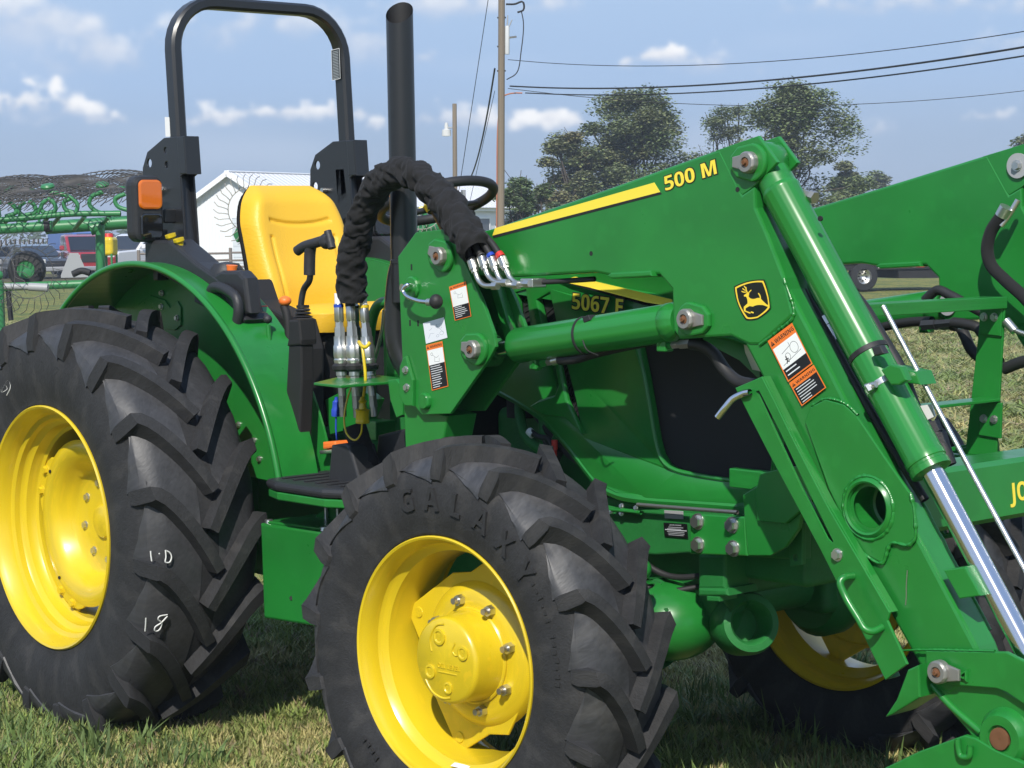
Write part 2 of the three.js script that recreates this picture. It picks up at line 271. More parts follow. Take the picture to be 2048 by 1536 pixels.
// ---------- split-rail fence before the barn ----------
{
  const f = thing('rail_fence', 'weathered split-rail fence in front of the white barn', 'fence'), wood = mat(lin(.20, .17, .14), .9);
  const a = away(88, -16.3), dir = RIGHT.clone().multiplyScalar(.985).addScaledVector(FWD, .17).normalize(), r = rng(8);
  for (let k = 0; k < 9; k++) { const p = a.clone().addScaledVector(dir, k * 2.0 + (k % 2) * .3); part('post', cyl([p.x, 0, p.z], [p.x, 1.18 + r() * .1, p.z], .085, .075, 7), wood, f);
    if (k) { const q = a.clone().addScaledVector(dir, (k - 1) * 2.0 + ((k - 1) % 2) * .3); for (const y of [.35, .66, .98]) part('rail', cyl([q.x, y + r() * .06, q.z], [p.x, y + r() * .06, p.z], .05, .06, 6), wood, f); } }
}
// ---------- poles and wires ----------
const poleWood = mat(lin(.27, .235, .195), .92, 0, { map: noiseTex(256, (u, v) => { const k = .75 + .35 * fbm(u * 24, v * 3, 201, 4, 3); return [k, k * .97, k * .92]; }, true) });
const T = away(46, -.16 - .03), S = away(68, -1.83);
{
  const u = thing('utility_pole', 'tall grey utility pole with a transformer, in front of the leafy trees', 'utility pole');
  const up = (y, d) => T.clone().addScaledVector(RIGHT, (y - 2) * .02 + d).setY(y).toArray();
  part('shaft', cyl(up(-.2, 0), up(10.5, 0), .085, .07, 18), poleWood, u);
  part('transformer', turned(up(5.72, .13), up(6.5, .13), [[.001, 0], [.05, 0], [.055, .03], [.055, .6], [.045, .64], [.001, .65]], 16), mat(lin(.55, .57, .58), .5), u);
  part('bushing', [cyl(up(6.35, .13), up(6.6, .14), .018, .012, 8), cyl(up(6.3, .15), up(6.5, .24), .016, .012, 8)], M.grey, u);
  part('bracket', [box(-.2, .2, -.02, .02, -.02, .02)].map((g) => g.translate(...up(6.1, .2))), M.steel, u);
  part('cutout_arm', [tube([up(6.85, .1), up(6.85, .3), up(6.9, .48), up(6.72, .5), up(6.66, .36)], .022, 16, 6)], M.blackMatte, u);
  part('down_lead', tube([up(6.7, .45), up(6.4, .5), up(5.8, .45), up(5.3, .35), up(5.15, .12)], .012, 30, 6), M.blackMatte, u);
  part('conduit', tube([up(4.84, .48), up(4.84, .25), up(4.78, .06), up(4.4, -.05), up(2.5, -.095), up(1.2, -.095)], .016, 30, 6), mat(lin(.42, .16, .09), .7), u);
  for (const y of [5.35, 5.9, 6.55, 7.7]) part('bolt', cyl(up(y, -.1), up(y, .1), .02, .02, 6), M.blackMatte, u);
  const s = thing('light_pole', 'short wooden pole with a yard light, left of the taller pole', 'light pole');
  const sp = (y, d) => S.clone().addScaledVector(RIGHT, (y - 2) * .012 + d).setY(y).toArray();
  part('shaft', cyl(sp(-.2, 0), sp(6.05, 0), .09, .075, 14), poleWood, s);
  part('lamp_arm', cyl(sp(5.25, -.08), sp(5.25, -.25), .025, .025, 6), M.grey, s);
  part('lamp_head', turned(sp(5.42, -.28), sp(4.95, -.28), [[.001, 0], [.05, 0], [.07, .12], [.07, .2], [.15, .24], [.16, .45], [.001, .46]], 14), M.lens, s);
  part('meter_box', [box(-.06, .06, -.15, .15, -.06, .06)].map((g) => g.translate(...sp(3.0, .28))), M.grey, s);
  const wire = (name, label, pts, r) => { const w = part(numbered(name), tube(pts, r, 40, 5), M.rubberClean, scene); w.userData = { label, category: 'wire', group: 'overhead wires at the utility pole' }; };
  const end = (d, px, py) => away(d, (px - 1024) / 4000 * d).setY(1.643 + (451 + (2048 - px) * .0164 - py) / 4000 * d).toArray();
  const span = (a, b, sag) => { const o = []; for (let k = 0; k <= 10; k++) { const t = k / 10, q = lerp3(a, b, t); q[1] -= sag * 4 * t * (1 - t); o.push(q); } return o; };
  wire('overhead_wire', 'uppermost thin wire running right from the utility pole', span(up(5.6, .15), end(30, 2160, 50), .35), .008);
  wire('overhead_wire', 'thick black cable, upper of the dark pair right of the pole', span(up(5.0, .2), end(30, 2160, 80), .3), .018);
  wire('overhead_wire', 'dark cable leaving the orange conduit bracket on the pole', span(up(4.84, .55), end(30, 2160, 98), .28), .014);
  wire('overhead_wire', 'lowest wire passing in front of the tree tops', span(up(4.95, .15), end(46, 2160, 170), .45), .008);
  wire('overhead_wire', 'thick service cable sagging from the utility pole to the short pole', span(up(5.4, -.15), sp(3.4, .15), .9), .022);
  wire('overhead_wire', 'thin guy wire slanting down left of the utility pole', span(up(8.2, -.12), away(52, -1.75).setY(.2).toArray(), .05), .009);
  wire('overhead_wire', 'thinner guy wire slanting from the pole below the first', span(up(4.9, -.15), away(52, -1.6).setY(.2).toArray(), .05), .007);
}
// ---------- trees ----------
function tree(name, label, group, d, px, topPx, width, seed, { leaf = .19, n = 5200, tone = 0, basePx = 470, lean = 0, low = .28, bare = 0, clumps = 46 } = {}) {
  const r = rng(seed), t = thing(name, label, 'tree', group), p = away(d, (px - 1024) / 4000 * d), H = 1.643 + (451 + (2048 - px) * .0164 - topPx) / 4000 * d, bark = mat(lin(.075, .062, .05), .95);
  t.position.copy(p); const limbs = [], twigs = [];
  const trunkTop = [lean * .5, H * .42, 0];
  part('trunk', tube([[0, -.2, 0], [lean * .15, H * .18, .05], trunkTop], .17, 12, 7), bark, t);
  const tips = [];
  for (let k = 0; k < clumps; k++) { // clumps of foliage spread through an uneven crown
    const a = r() * 6.283, e = Math.pow(r(), .6), y = low + (1 - low) * r(), prof = Math.sin(Math.PI * Math.min(1, .13 + .87 * Math.pow((y - low) / (1 - low), .85))), rad = width * .5 * (.35 + .65 * prof) * (.3 + .7 * e) * (.8 + .35 * Math.sin(a * 3 + seed));
    tips.push([lean * y + Math.cos(a) * rad, H * y * .97, Math.sin(a) * rad * .85]);
  }
  for (const q of tips) { const s = lerp3([0, H * .12, 0], trunkTop, .35 + r() * .65), mid = lerp3(s, q, .5); mid[0] += (r() - .5) * width * .14; mid[2] += (r() - .5) * width * .14; mid[1] += H * .05 * (r() - .6); if (r() < .5) part('limb', tube([s, lerp3(s, mid, .5), mid, q], .02 + r() * .02, 8, 4), bark, t); for (let j = 0; j < 3; j++) twigs.push(tube([lerp3(mid, q, .5 + r() * .4), [q[0] + (r() - .5) * .9, q[1] + (r() - .2) * .6, q[2] + (r() - .5) * .9]], .012, 3, 3)); }
  part('twig', twigs, bark, t).userData.kind = 'stuff';
  const pos = [], col = [], c = new THREE.Color();
  const each = Math.floor(n * 4.4 / clumps);
  for (const q of tips) { const cr = width * (.07 + r() * .09), tint = r(), cnt = each * (.6 + r() * .8) * (r() < bare ? .15 : 1);
    for (let k = 0; k < cnt; k++) {
      const v = new THREE.Vector3(r() - .5, r() - .5, r() - .5).normalize().multiplyScalar(cr * Math.cbrt(r()) * (1 + .5 * r())); v.y *= .55; v.y -= .12 * (v.x * v.x + v.z * v.z) / cr;
      const o = [q[0] + v.x, q[1] + v.y + .1, q[2] + v.z], L = leaf * .85 * (.5 + r() * .9), w = L * .42, a = r() * 6.283, dip = (r() - .65) * 1.1, ux = Math.cos(a) * Math.cos(dip), uy = Math.sin(dip), uz = Math.sin(a) * Math.cos(dip), sx = -Math.sin(a) * w, sz = Math.cos(a) * w, sy = (r() - .5) * w;
      const A = [o[0] - sx * .3, o[1], o[2] - sz * .3], B = [o[0] + ux * L * .5 + sx, o[1] + uy * L * .5 + sy, o[2] + uz * L * .5 + sz], C = [o[0] + ux * L, o[1] + uy * L, o[2] + uz * L], E = [o[0] + ux * L * .5 - sx, o[1] + uy * L * .5 - sy, o[2] + uz * L * .5 - sz];
      pos.push(...A, ...B, ...C, ...A, ...C, ...E);
      const b = .75 + r() * .5, y = (tint * .6 + r() * .4) * tone; for (let i = 0; i < 6; i++) col.push(lerp(.12, .24, y) * b, lerp(.19, .215, y) * b, lerp(.05, .085, y) * b);
    } }
  const g = new THREE.BufferGeometry(); g.setAttribute('position', new THREE.Float32BufferAttribute(pos, 3)); g.setAttribute('color', new THREE.Float32BufferAttribute(col, 3)); g.computeVertexNormals();
  part('crown', g, mat(lin(1, 1, 1), .8, 0, { vertexColors: true, side: THREE.DoubleSide, transmission: .3, thickness: 0 }), t);
  return t;
}
const TG = 'trees beyond the field';
tree('shade_tree', 'broad airy tree with fine leaves above the loader arm lettering', TG, 84, 1268, 186, 5.9, 31, { n: 12500, tone: .75, leaf: .16, clumps: 78, low: .3 });
tree('shade_tree', 'lower brownish tree leaning left of the broad airy tree', TG, 82, 1165, 268, 3.6, 47, { n: 5200, tone: 1.2, leaf: .15, clumps: 40, low: .3, lean: -.6 });
tree('shade_tree', 'open feathery tree behind the right-hand cylinder top', TG, 80, 1590, 180, 5.6, 53, { n: 10500, tone: .55, leaf: .15, clumps: 72, low: .22 });
tree('shade_tree', 'thin half-bare tree between the two large airy trees', TG, 88, 1455, 215, 3.6, 61, { n: 3800, tone: .6, leaf: .13, clumps: 44, bare: .4, low: .3 });
tree('shade_tree', 'small rounded dark tree low behind the second loader arm', TG, 96, 1700, 330, 2.6, 67, { n: 3200, tone: .8, clumps: 26, low: .3 });
tree('shade_tree', 'bright green bushy tree just right of the utility pole', TG, 62, 1048, 348, 1.9, 71, { n: 3600, tone: .1, clumps: 30, low: .15, leaf: .12 });
tree('shade_tree', 'low green shrubby tree right of the bright bushy one', TG, 64, 1092, 374, 1.3, 73, { n: 1800, tone: .3, clumps: 18, low: .1, leaf: .12 });
tree('shade_tree', 'distant treetop peeping over the second loader arm', TG, 140, 1762, 346, 3.2, 79, { n: 2200, tone: 1, clumps: 20, low: .3, leaf: .25 });
tree('shade_tree', 'olive tree at the far right edge above the second arm', TG, 100, 2075, 262, 4, 83, { n: 3600, tone: .8, clumps: 36, low: .3 });
// ---------- far hedge and ridge of trees low on the horizon ----------
{
  const r = rng(88), pos = []; for (let k = 0; k < 9000; k++) { const l = -170 + r() * 360, d = 235 + r() * 30, h = (2.2 + 2.6 * fbm(l * .06, 3, 5, 3)) * Math.sqrt(r()); const o = away(d, l).setY(h), s = .5 + r() * .6; for (let i = 0; i < 3; i++) pos.push(o.x + (r() - .5) * s * 2, o.y + (r() - .5) * s, o.z + (r() - .5) * s * 2); }
  const g = new THREE.BufferGeometry(); g.setAttribute('position', new THREE.Float32BufferAttribute(pos, 3)); g.computeVertexNormals();
  const h = part('hedgerow', g, mat(lin(.05, .075, .035), .9, 0, { side: THREE.DoubleSide }), scene); h.userData = { kind: 'stuff', label: 'distant hedgerow along the horizon', category: 'hedge' };
}
// ---------- gravel lot with cars ----------
{
  const c = away(92, -21), pts = [[-16, -9], [14, -11], [15, 6], [-15, 8]].map(([l, d]) => { const p = away(92 + d, -21 + l); return [p.x, p.z]; });
  const g = part('gravel_lot', plateY(pts, -.03, .03, { bevel: 0 }), mat(lin(.42, .34, .26), .95, 0, { map: turfMap.clone() }), scene); g.userData = { kind: 'structure', label: 'tan gravel car park at the far left', category: 'gravel' };
}
function carWheel(parent, x, z, R) { const w = sub('wheel', parent); part('tyre', turned([x, R, z - .1], [x, R, z + .1], [[R * .55, 0], [R * .93, .01], [R, .05], [R, .15], [R * .93, .19], [R * .55, .2]], 20), M.rubberClean, w); part('hub', turned([x, R, z - .08], [x, R, z + .08], [[.001, .0], [R * .56, .0], [R * .56, .16], [.001, .14]], 14), M.zinc, w); }
function car(name, label, place, turn, paintM, k) {
  const c = thing(name, label, k.cat); c.position.copy(place); c.rotation.y = turn; const h = k.w / 2;
  part('body', plate(k.body, -h, h, { bevel: .07 }), paintM, c); part('cabin', plate(k.cabin, -h + .12, h - .12, { bevel: .06 }), paintM, c);
  for (const s of [1, -1]) { for (const q of k.glass) part('window', plate(q, s * (h - .13), s * (h - .115), { bevel: .002 }), M.glassDark, c); part('mirror', box(k.mir[0], k.mir[0] + .16, k.mir[1], k.mir[1] + .2, s * h, s * (h + .2), .04), paintM, c); part('headlight', box(k.nose - .12, k.nose + .015, k.hl, k.hl + .2, s * (h - .42), s * (h - .06), .04), M.lens, c); for (const x of k.wheels) carWheel(c, x, s * (h - .1), k.R); }
  { const [a, b] = k.screen, n = [b[1] - a[1], a[0] - b[0]], l = Math.hypot(...n), o = (p) => [p[0] + n[0] / l * .02, p[1] + n[1] / l * .02]; part('windscreen', plate([a, b, o(b), o(a)].map((p) => p), -h + .24, h - .24, { bevel: .002 }), M.glassDark, c); }
  part('grille', box(k.nose - .03, k.nose + .03, k.gr[0], k.gr[1], -h + .45, h - .45, .02), M.blackMatte, c); part('bumper', box(k.nose - .1, k.nose + .08, .35, .55, -h + .05, h - .05, .05), k.bumper, c);
}
{
  const face = Math.atan2(-FWD.z, -FWD.x); // local +x towards the photographer
  const heading = (deg) => { const d = FWD.clone().multiplyScalar(-Math.cos(deg * Math.PI / 180)).addScaledVector(RIGHT, Math.sin(deg * Math.PI / 180)); return Math.atan2(-d.z, d.x); };
  car('pickup_truck', 'red pickup truck parked behind the hay rake at the left', away(89, -18.9), heading(20), mat(lin(.34, .022, .03), .25, .1, { clearcoat: 1 }), { cat: 'truck', w: 1.95, nose: 2.75, hl: .85, gr: [.72, 1.08], R: .4, bumper: M.zinc, wheels: [1.85, -1.75], mir: [.75, 1.25],
    body: [[-2.8, .5], [2.7, .45], [2.78, .9], [2.6, 1.15], [1.0, 1.22], [-1.0, 1.2], [-2.8, 1.22]], cabin: [[1.05, 1.15], [.25, 1.85], [-.1, 1.93], [-1.1, 1.92], [-1.35, 1.8], [-1.5, 1.15]], glass: [[[.75, 1.27], [.2, 1.78], [-.15, 1.82], [-.15, 1.25]], [[-.27, 1.25], [-.27, 1.82], [-1.1, 1.8], [-1.25, 1.25]]], screen: [[1.0, 1.22], [.32, 1.82]] });
  car('estate_car', 'dark grey car with a bright headlight left of the red pickup', away(88, -20.9), heading(38), mat(lin(.075, .085, .10), .25, .3, { clearcoat: 1 }), { cat: 'car', w: 1.85, nose: 2.3, hl: .68, gr: [.55, .8], R: .34, bumper: M.grey, wheels: [1.45, -1.4], mir: [.75, .98],
    body: [[-2.3, .4], [2.2, .36], [2.34, .7], [2.1, .9], [1.0, 1.0], [-2.2, 1.0], [-2.35, .8]], cabin: [[1.15, .95], [.3, 1.45], [-.3, 1.53], [-1.5, 1.5], [-2.2, 1.0]], glass: [[[.9, 1.02], [.25, 1.4], [-.35, 1.45], [-.35, 1.02]], [[-.45, 1.02], [-.45, 1.45], [-1.45, 1.42], [-1.9, 1.02]]], screen: [[1.12, 1.0], [.36, 1.44]] });
  car('delivery_van', 'blue van roof showing above the dark grey car', away(98, -20.9), heading(35), mat(lin(.03, .10, .34), .3, 0, { clearcoat: 1 }), { cat: 'van', w: 1.9, nose: 2.4, hl: .8, gr: [.65, .9], R: .35, bumper: M.grey, wheels: [1.5, -1.5], mir: [1.2, 1.2],
    body: [[-2.4, .45], [2.3, .4], [2.45, .85], [2.0, 1.1], [-2.4, 1.15]], cabin: [[1.9, 1.05], [1.0, 2.0], [.7, 2.1], [-2.3, 2.1], [-2.4, 1.1]], glass: [[[1.5, 1.2], [.9, 1.9], [.4, 1.9], [.4, 1.2]]], screen: [[1.85, 1.1], [1.05, 1.98]] });
  car('estate_car', 'silver car half hidden at the far left edge', away(90, -24.3), heading(65), mat(lin(.5, .52, .55), .3, .4, { clearcoat: 1 }), { cat: 'car', w: 1.8, nose: 2.3, hl: .68, gr: [.55, .8], R: .33, bumper: M.grey, wheels: [1.45, -1.4], mir: [.75, .98],
    body: [[-2.3, .4], [2.2, .36], [2.34, .7], [2.1, .9], [1.0, 1.0], [-2.2, 1.0], [-2.35, .8]], cabin: [[1.15, .95], [.3, 1.4], [-.3, 1.46], [-1.5, 1.42], [-2.2, 1.0]], glass: [[[.9, 1.02], [.25, 1.35], [-.35, 1.4], [-.35, 1.02]], [[-.45, 1.02], [-.45, 1.4], [-1.45, 1.36], [-1.9, 1.02]]], screen: [[1.12, 1.0], [.36, 1.4]] });
  car('pickup_truck', 'white pickup truck right of the red one, behind the fender', away(91, -17.0), heading(-25), mat(lin(.75, .75, .76), .3, 0, { clearcoat: 1 }), { cat: 'truck', w: 1.95, nose: 2.75, hl: .85, gr: [.72, 1.08], R: .4, bumper: M.zinc, wheels: [1.85, -1.75], mir: [.75, 1.25],
    body: [[-2.8, .5], [2.7, .45], [2.78, .9], [2.6, 1.15], [1.0, 1.22], [-1.0, 1.2], [-2.8, 1.22]], cabin: [[1.05, 1.15], [.25, 1.85], [-.1, 1.93], [-1.1, 1.92], [-1.35, 1.8], [-1.5, 1.15]], glass: [[[.75, 1.27], [.2, 1.78], [-.15, 1.82], [-.15, 1.25]], [[-.27, 1.25], [-.27, 1.82], [-1.1, 1.8], [-1.25, 1.25]]], screen: [[1.0, 1.22], [.32, 1.82]] });
  // board fence behind the cars
  const bf = thing('board_fence', 'grey wooden board fence behind the parked cars', 'fence'), wood = mat(lin(.17, .145, .12), .9), r = rng(19);
  for (let k = 0; k < 60; k++) { const p = away(112, -31 + k * .26); const g = box(-.11, .11, 0, 1.75 + r() * .08, -.02, .02, .005); g.rotateY(face + Math.PI / 2); g.translate(p.x, 0, p.z); part('board', g, wood, bf); }
}
// ---------- low trailer across the field ----------
{
  const t = thing('flatbed_trailer', 'black flatbed trailer with red and white tape on the grass beyond the loader', 'trailer'), o = away(53, 9.0); t.position.copy(o); const d = RIGHT.clone().multiplyScalar(.97).addScaledVector(FWD, .24).normalize(); t.rotation.y = Math.atan2(-d.z, d.x);
  part('deck', box(-4.2, 2.6, .72, .84, -1.15, 1.15, .01), M.blackMatte, t); part('side_rail', box(-4.2, 2.6, .55, .72, 1.0, 1.1, .01), M.blackMatte, t); part('dovetail', plate([[.9, .84], [2.7, .62], [2.7, .3], [.9, .32]], -1.05, 1.05), M.blackMatte, t);
  for (const x of [-1.2, -.1]) { const w = sub('wheel', t); part('tyre', turned([x, .39, .9], [x, .39, 1.15], [[.2, 0], [.36, .01], [.39, .06], [.39, .19], [.36, .24], [.2, .25]], 28), M.rubberClean, w); part('rim', turned([x, .39, .95], [x, .39, 1.16], [[.001, .0], [.07, .02], [.13, .08], [.19, .12], [.21, .2], [.21, .1]], 28), M.zinc, w); for (let k = 0; k < 8; k++) { const a = k / 8 * 6.283; part('nut', cyl([x + .1 * Math.cos(a), .39 + .1 * Math.sin(a), 1.0], [x + .1 * Math.cos(a), .39 + .1 * Math.sin(a), 1.07], .014), M.blackMatte, w); } }
  for (const [x, n] of [[.55, 0], [1.35, 0], [2.25, 0]]) { part('reflector_tape', box(x - .25, x, .6, .68, 1.1, 1.106, 0), M.white, t); part('reflector_tape', box(x, x + .25, .6, .68, 1.1, 1.106, 0), M.red, t); }
  part('reflector_tape', box(.2, .75, .74, .82, 1.15, 1.156, 0), M.white, t); part('lamp', cyl([1.6, .78, 1.14], [1.6, .78, 1.18], .05), M.amber, t); part('fender', plate([[-1.75, .84], [.4, .84], [.3, .92], [-1.65, .92]], .88, 1.18), M.blackMatte, t);
}
// ---------- hay rakes ----------
const rakeGreen = mat(lin(.03, .19, .06), .4), tineM = mat(lin(.10, .095, .09), .5, .4), paleTine = mat(lin(.34, .32, .27), .55, .3);
function smv(c, w) { const g = plate([[-w / 2, -w * .46], [w / 2, -w * .46], [w * .5, -w * .36], [w * .16, w * .46], [-w * .16, w * .46], [-w * .5, -w * .36]], -.005, .005); g.rotateY(Math.atan2(-FWD.x, -FWD.z) + .25); g.translate(...c); return g; }
function rakeWheel(parent, c, n, R, spin, count = 44, hub = rakeGreen, tm = tineM, thin = .009, open = false) {
  const w = sub('rake_wheel', parent); w.position.set(...c); w.quaternion.setFromUnitVectors(new THREE.Vector3(0, 0, 1), V(n).normalize());
  const ring = (q, r) => new THREE.TorusGeometry(q, r, 5, 48);
  for (const [q, t] of open ? [[.62, .006]] : [[.62, .012], [.80, .008]]) part('ring', ring(R * q, t), tm, w); part('hub_disc', turned([0, 0, -.03], [0, 0, .03], [[.001, 0], [R * .11, 0], [R * .12, .03], [R * .1, .06], [.001, .07]], 24), hub, w);
  const g = []; for (let k = 0; k < count; k++) { const a = spin + k / count * 6.283, P = (r, da, z) => [Math.cos(a + da) * r, Math.sin(a + da) * r, z]; g.push(tube([P(R * (open ? .62 : .3), open ? .08 : .35, 0), P(R * (open ? .7 : .55), open ? .04 : .12, .02), P(R * .8, 0, 0), P(R * .9, -.02, -.02), P(R * 1.0, -.13, -.07)], thin, 9, 3)); }
  part('tine', g, tm, w).userData.kind = 'stuff';
}
{
  const k = thing('wheel_rake', 'green folded wheel rake with wire tines at the left edge', 'hay rake', 'hay rakes behind the tractor');
  const D0 = 31, q = (px, py, d = D0) => away(d, (px - 1024) / 4000 * d).setY(1.643 + (484 - px * .0164 - py) / 4000 * d).toArray();
  part('main_beam', [cyl(q(-60, 462), q(112, 452), .10, .10, 4)], rakeGreen, k); part('beam_end_cap', cyl(q(98, 453), q(110, 452), .115, .115, 4), M.blackMatte, k);
  part('rear_beam', cyl(q(100, 455, 33), q(330, 440, 33), .11, .11, 8), rakeGreen, k);
  part('upper_rail', tube([q(-60, 444), q(60, 436), q(150, 428), q(250, 427)], .045, 20, 8), rakeGreen, k);
  for (const px of [8, 47, 86]) { part('clamp', [cyl(q(px, 416), q(px + 2, 460), .022, .022, 6), cyl(q(px - 5, 446), q(px + 9, 446), .028, .028, 6)], rakeGreen, k); part('bolt', hex(q(px + 2, 456), q(px + 2, 462), .035), M.zinc, k); }
  for (const px of [30, 66, 106, 128, 178, 226]) part('strut', cyl(q(px, 433), q(px - 22, 458, 32), .035, .035, 6), rakeGreen, k);
  const loops = [[[20, 433], [42, 424], [38, 412], [28, 405]], [[60, 430], [80, 424], [78, 410], [68, 402]], [[95, 428], [120, 420], [117, 405], [105, 397]], [[130, 428], [160, 424], [164, 408], [145, 392], [108, 384]], [[248, 425], [205, 424], [188, 408], [194, 393], [215, 384]], [[10, 433], [-2, 424], [2, 410], [14, 404]], [[60, 433], [48, 424], [50, 412], [60, 404]], [[108, 430], [92, 420], [94, 408], [104, 400]], [[160, 426], [140, 418], [138, 404], [150, 398]], [[285, 425], [244, 412], [240, 398], [260, 388]]];
  for (const l of loops) part('spring_arm', tube(l.map((p) => q(...p)), .034, 20, 8), rakeGreen, k);
  const up = [.12, .95, .2];
  for (const [px, py, dd, tilt] of [[106, 373, 31, .02], [30, 378, 33, .1], [215, 369, 32, .1], [160, 372, 35, -.1], [-40, 382, 31, .05], [275, 368, 34, .05], [70, 382, 36, .1], [250, 376, 37, -.1], [0, 372, 36, 0], [120, 384, 38, .1]]) rakeWheel(k, q(px, py, dd), [up[0] + tilt, up[1], up[2] + tilt * .5], .92, px * .1, 40);
  const toCam = [-FWD.x, .05, -FWD.z];
  rakeWheel(k, q(60, 545, 30), [toCam[0] + .25, .05, toCam[2] - .3], .62, .3, 30, rakeGreen, tineM, .006, true); rakeWheel(k, q(2, 550, 29), [toCam[0] - .5, .05, toCam[2] + .6], .6, .1, 30, rakeGreen, tineM, .006, true);
  part('tow_bar', [cyl(q(-60, 576), q(320, 562), .085, .085, 4)], rakeGreen, k);
  part('fold_cylinder', [cyl(q(0, 572, 30.5), q(70, 573, 30.5), .05, .05, 12), cyl(q(62, 573, 30.5), q(100, 575, 30.5), .065, .065, 12)], M.grey, k);
  part('upright', [cyl(q(208, 450, 31.5), q(206, 572, 31.5), .075, .075, 8), cyl(q(190, 458, 31.5), q(212, 452, 31.5), .11, .09, 6)], rakeGreen, k);
  part('stand', cyl(q(4, 560, 30), q(0, 690, 30), .06, .09, 6), rakeGreen, k);
  part('jack_foot', box(-.2, .2, 0, .03, -.2, .2).translate(q(0, 690, 30)[0], .0, q(0, 690, 30)[2]), rakeGreen, k);
  part('hitch_post', [cyl(q(20, 575, 31), q(24, 640, 31), .04, .04, 6)], M.blackMatte, k);
  const emb = part('warning_triangle', smv(q(154, 530, 30), .40), M.grey, k);
  const tyre = sub('gauge_wheel', k); { const c = q(62, 538, 33), n = V([toCam[0], 0, toCam[2]]).normalize(), e = V(c).addScaledVector(n, .2).toArray(); part('tyre', turned(c, e, [[.15, 0], [.28, .01], [.31, .06], [.31, .14], [.28, .19], [.15, .2]], 22), M.rubberClean, tyre); part('hub', turned(c, e, [[.001, .02], [.15, .02], [.15, .18], [.001, .15]], 14), rakeGreen, tyre); }
  part('hand_crank', tube([q(150, 548, 29.5), q(168, 541, 29.5), q(185, 545, 29.5)], .05, 10, 6), M.blackMatte, k);
  const k2 = thing('wheel_rake', 'wheel rake with pale tines just behind the yellow seat back', 'hay rake', 'hay rakes behind the tractor');
  const pale = tineM;
  rakeWheel(k2, q(508, 420, 24), [toCam[0] + .2, 0, toCam[2] - .3], .43, .1, 30, M.yellow, paleTine, .006, true); rakeWheel(k2, q(620, 398, 26), [.1, .95, .2], .62, .3, 36, M.yellow, paleTine, .006, true); rakeWheel(k2, q(705, 396, 27), [.2, .9, .2], .62, .1, 36, M.yellow, paleTine, .006, true); rakeWheel(k2, q(850, 420, 26), [toCam[0], .3, toCam[2]], .42, .2, 30, M.yellow, paleTine, .006, true); rakeWheel(k2, q(775, 425, 26), [.3, .9, .1], .6, .2, 36, M.yellow, paleTine, .006, true);
  part('main_beam', cyl(q(480, 470, 25), q(900, 455, 27), .09, .09, 4), rakeGreen, k2); part('stand', cyl(q(540, 470, 25), [q(540, 470, 25)[0], 0, q(540, 470, 25)[2]], .06, .06, 6), rakeGreen, k2); part('stand', cyl(q(860, 458, 27), [q(860, 458, 27)[0], 0, q(860, 458, 27)[2]], .06, .06, 6), rakeGreen, k2);
  for (const [px, py, d] of [[508, 420, 24], [620, 398, 26], [705, 396, 27], [850, 420, 26], [775, 425, 26]]) part('spring_arm', tube([q(px, py, d), q(px + 12, (py + 465) / 2, d), q(px - 4, 464, d)], .03, 14, 6), rakeGreen, k2);
  part('warning_triangle', smv(q(748, 512, 24), .24), M.grey, k2);
  part('emblem_post', cyl(q(748, 512, 24.1), [q(748, 512, 24.1)[0], 0, q(748, 512, 24.1)[2]], .03, .03, 6), rakeGreen, k2);
  const tank = thing('sprayer_tank', 'small yellow tank with a red lid left of the fender light', 'tank'); const c = q(224, 494, 45); tank.position.set(c[0], 0, c[2]); tank.rotation.y = .7;
  part('tank_body', box(-.16, .16, 1.30, 1.72, -.2, .2, .08), M.yellow, tank); part('lid', cyl([0, 1.72, 0], [0, 1.8, 0], .12, .1), M.red, tank); part('stand', [box(-.14, -.1, 0, 1.34, -.18, -.14), box(.1, .14, 0, 1.34, .14, .18), box(.1, .14, 0, 1.34, -.18, -.14), box(-.14, -.1, 0, 1.34, .14, .18)], rakeGreen, tank);
}

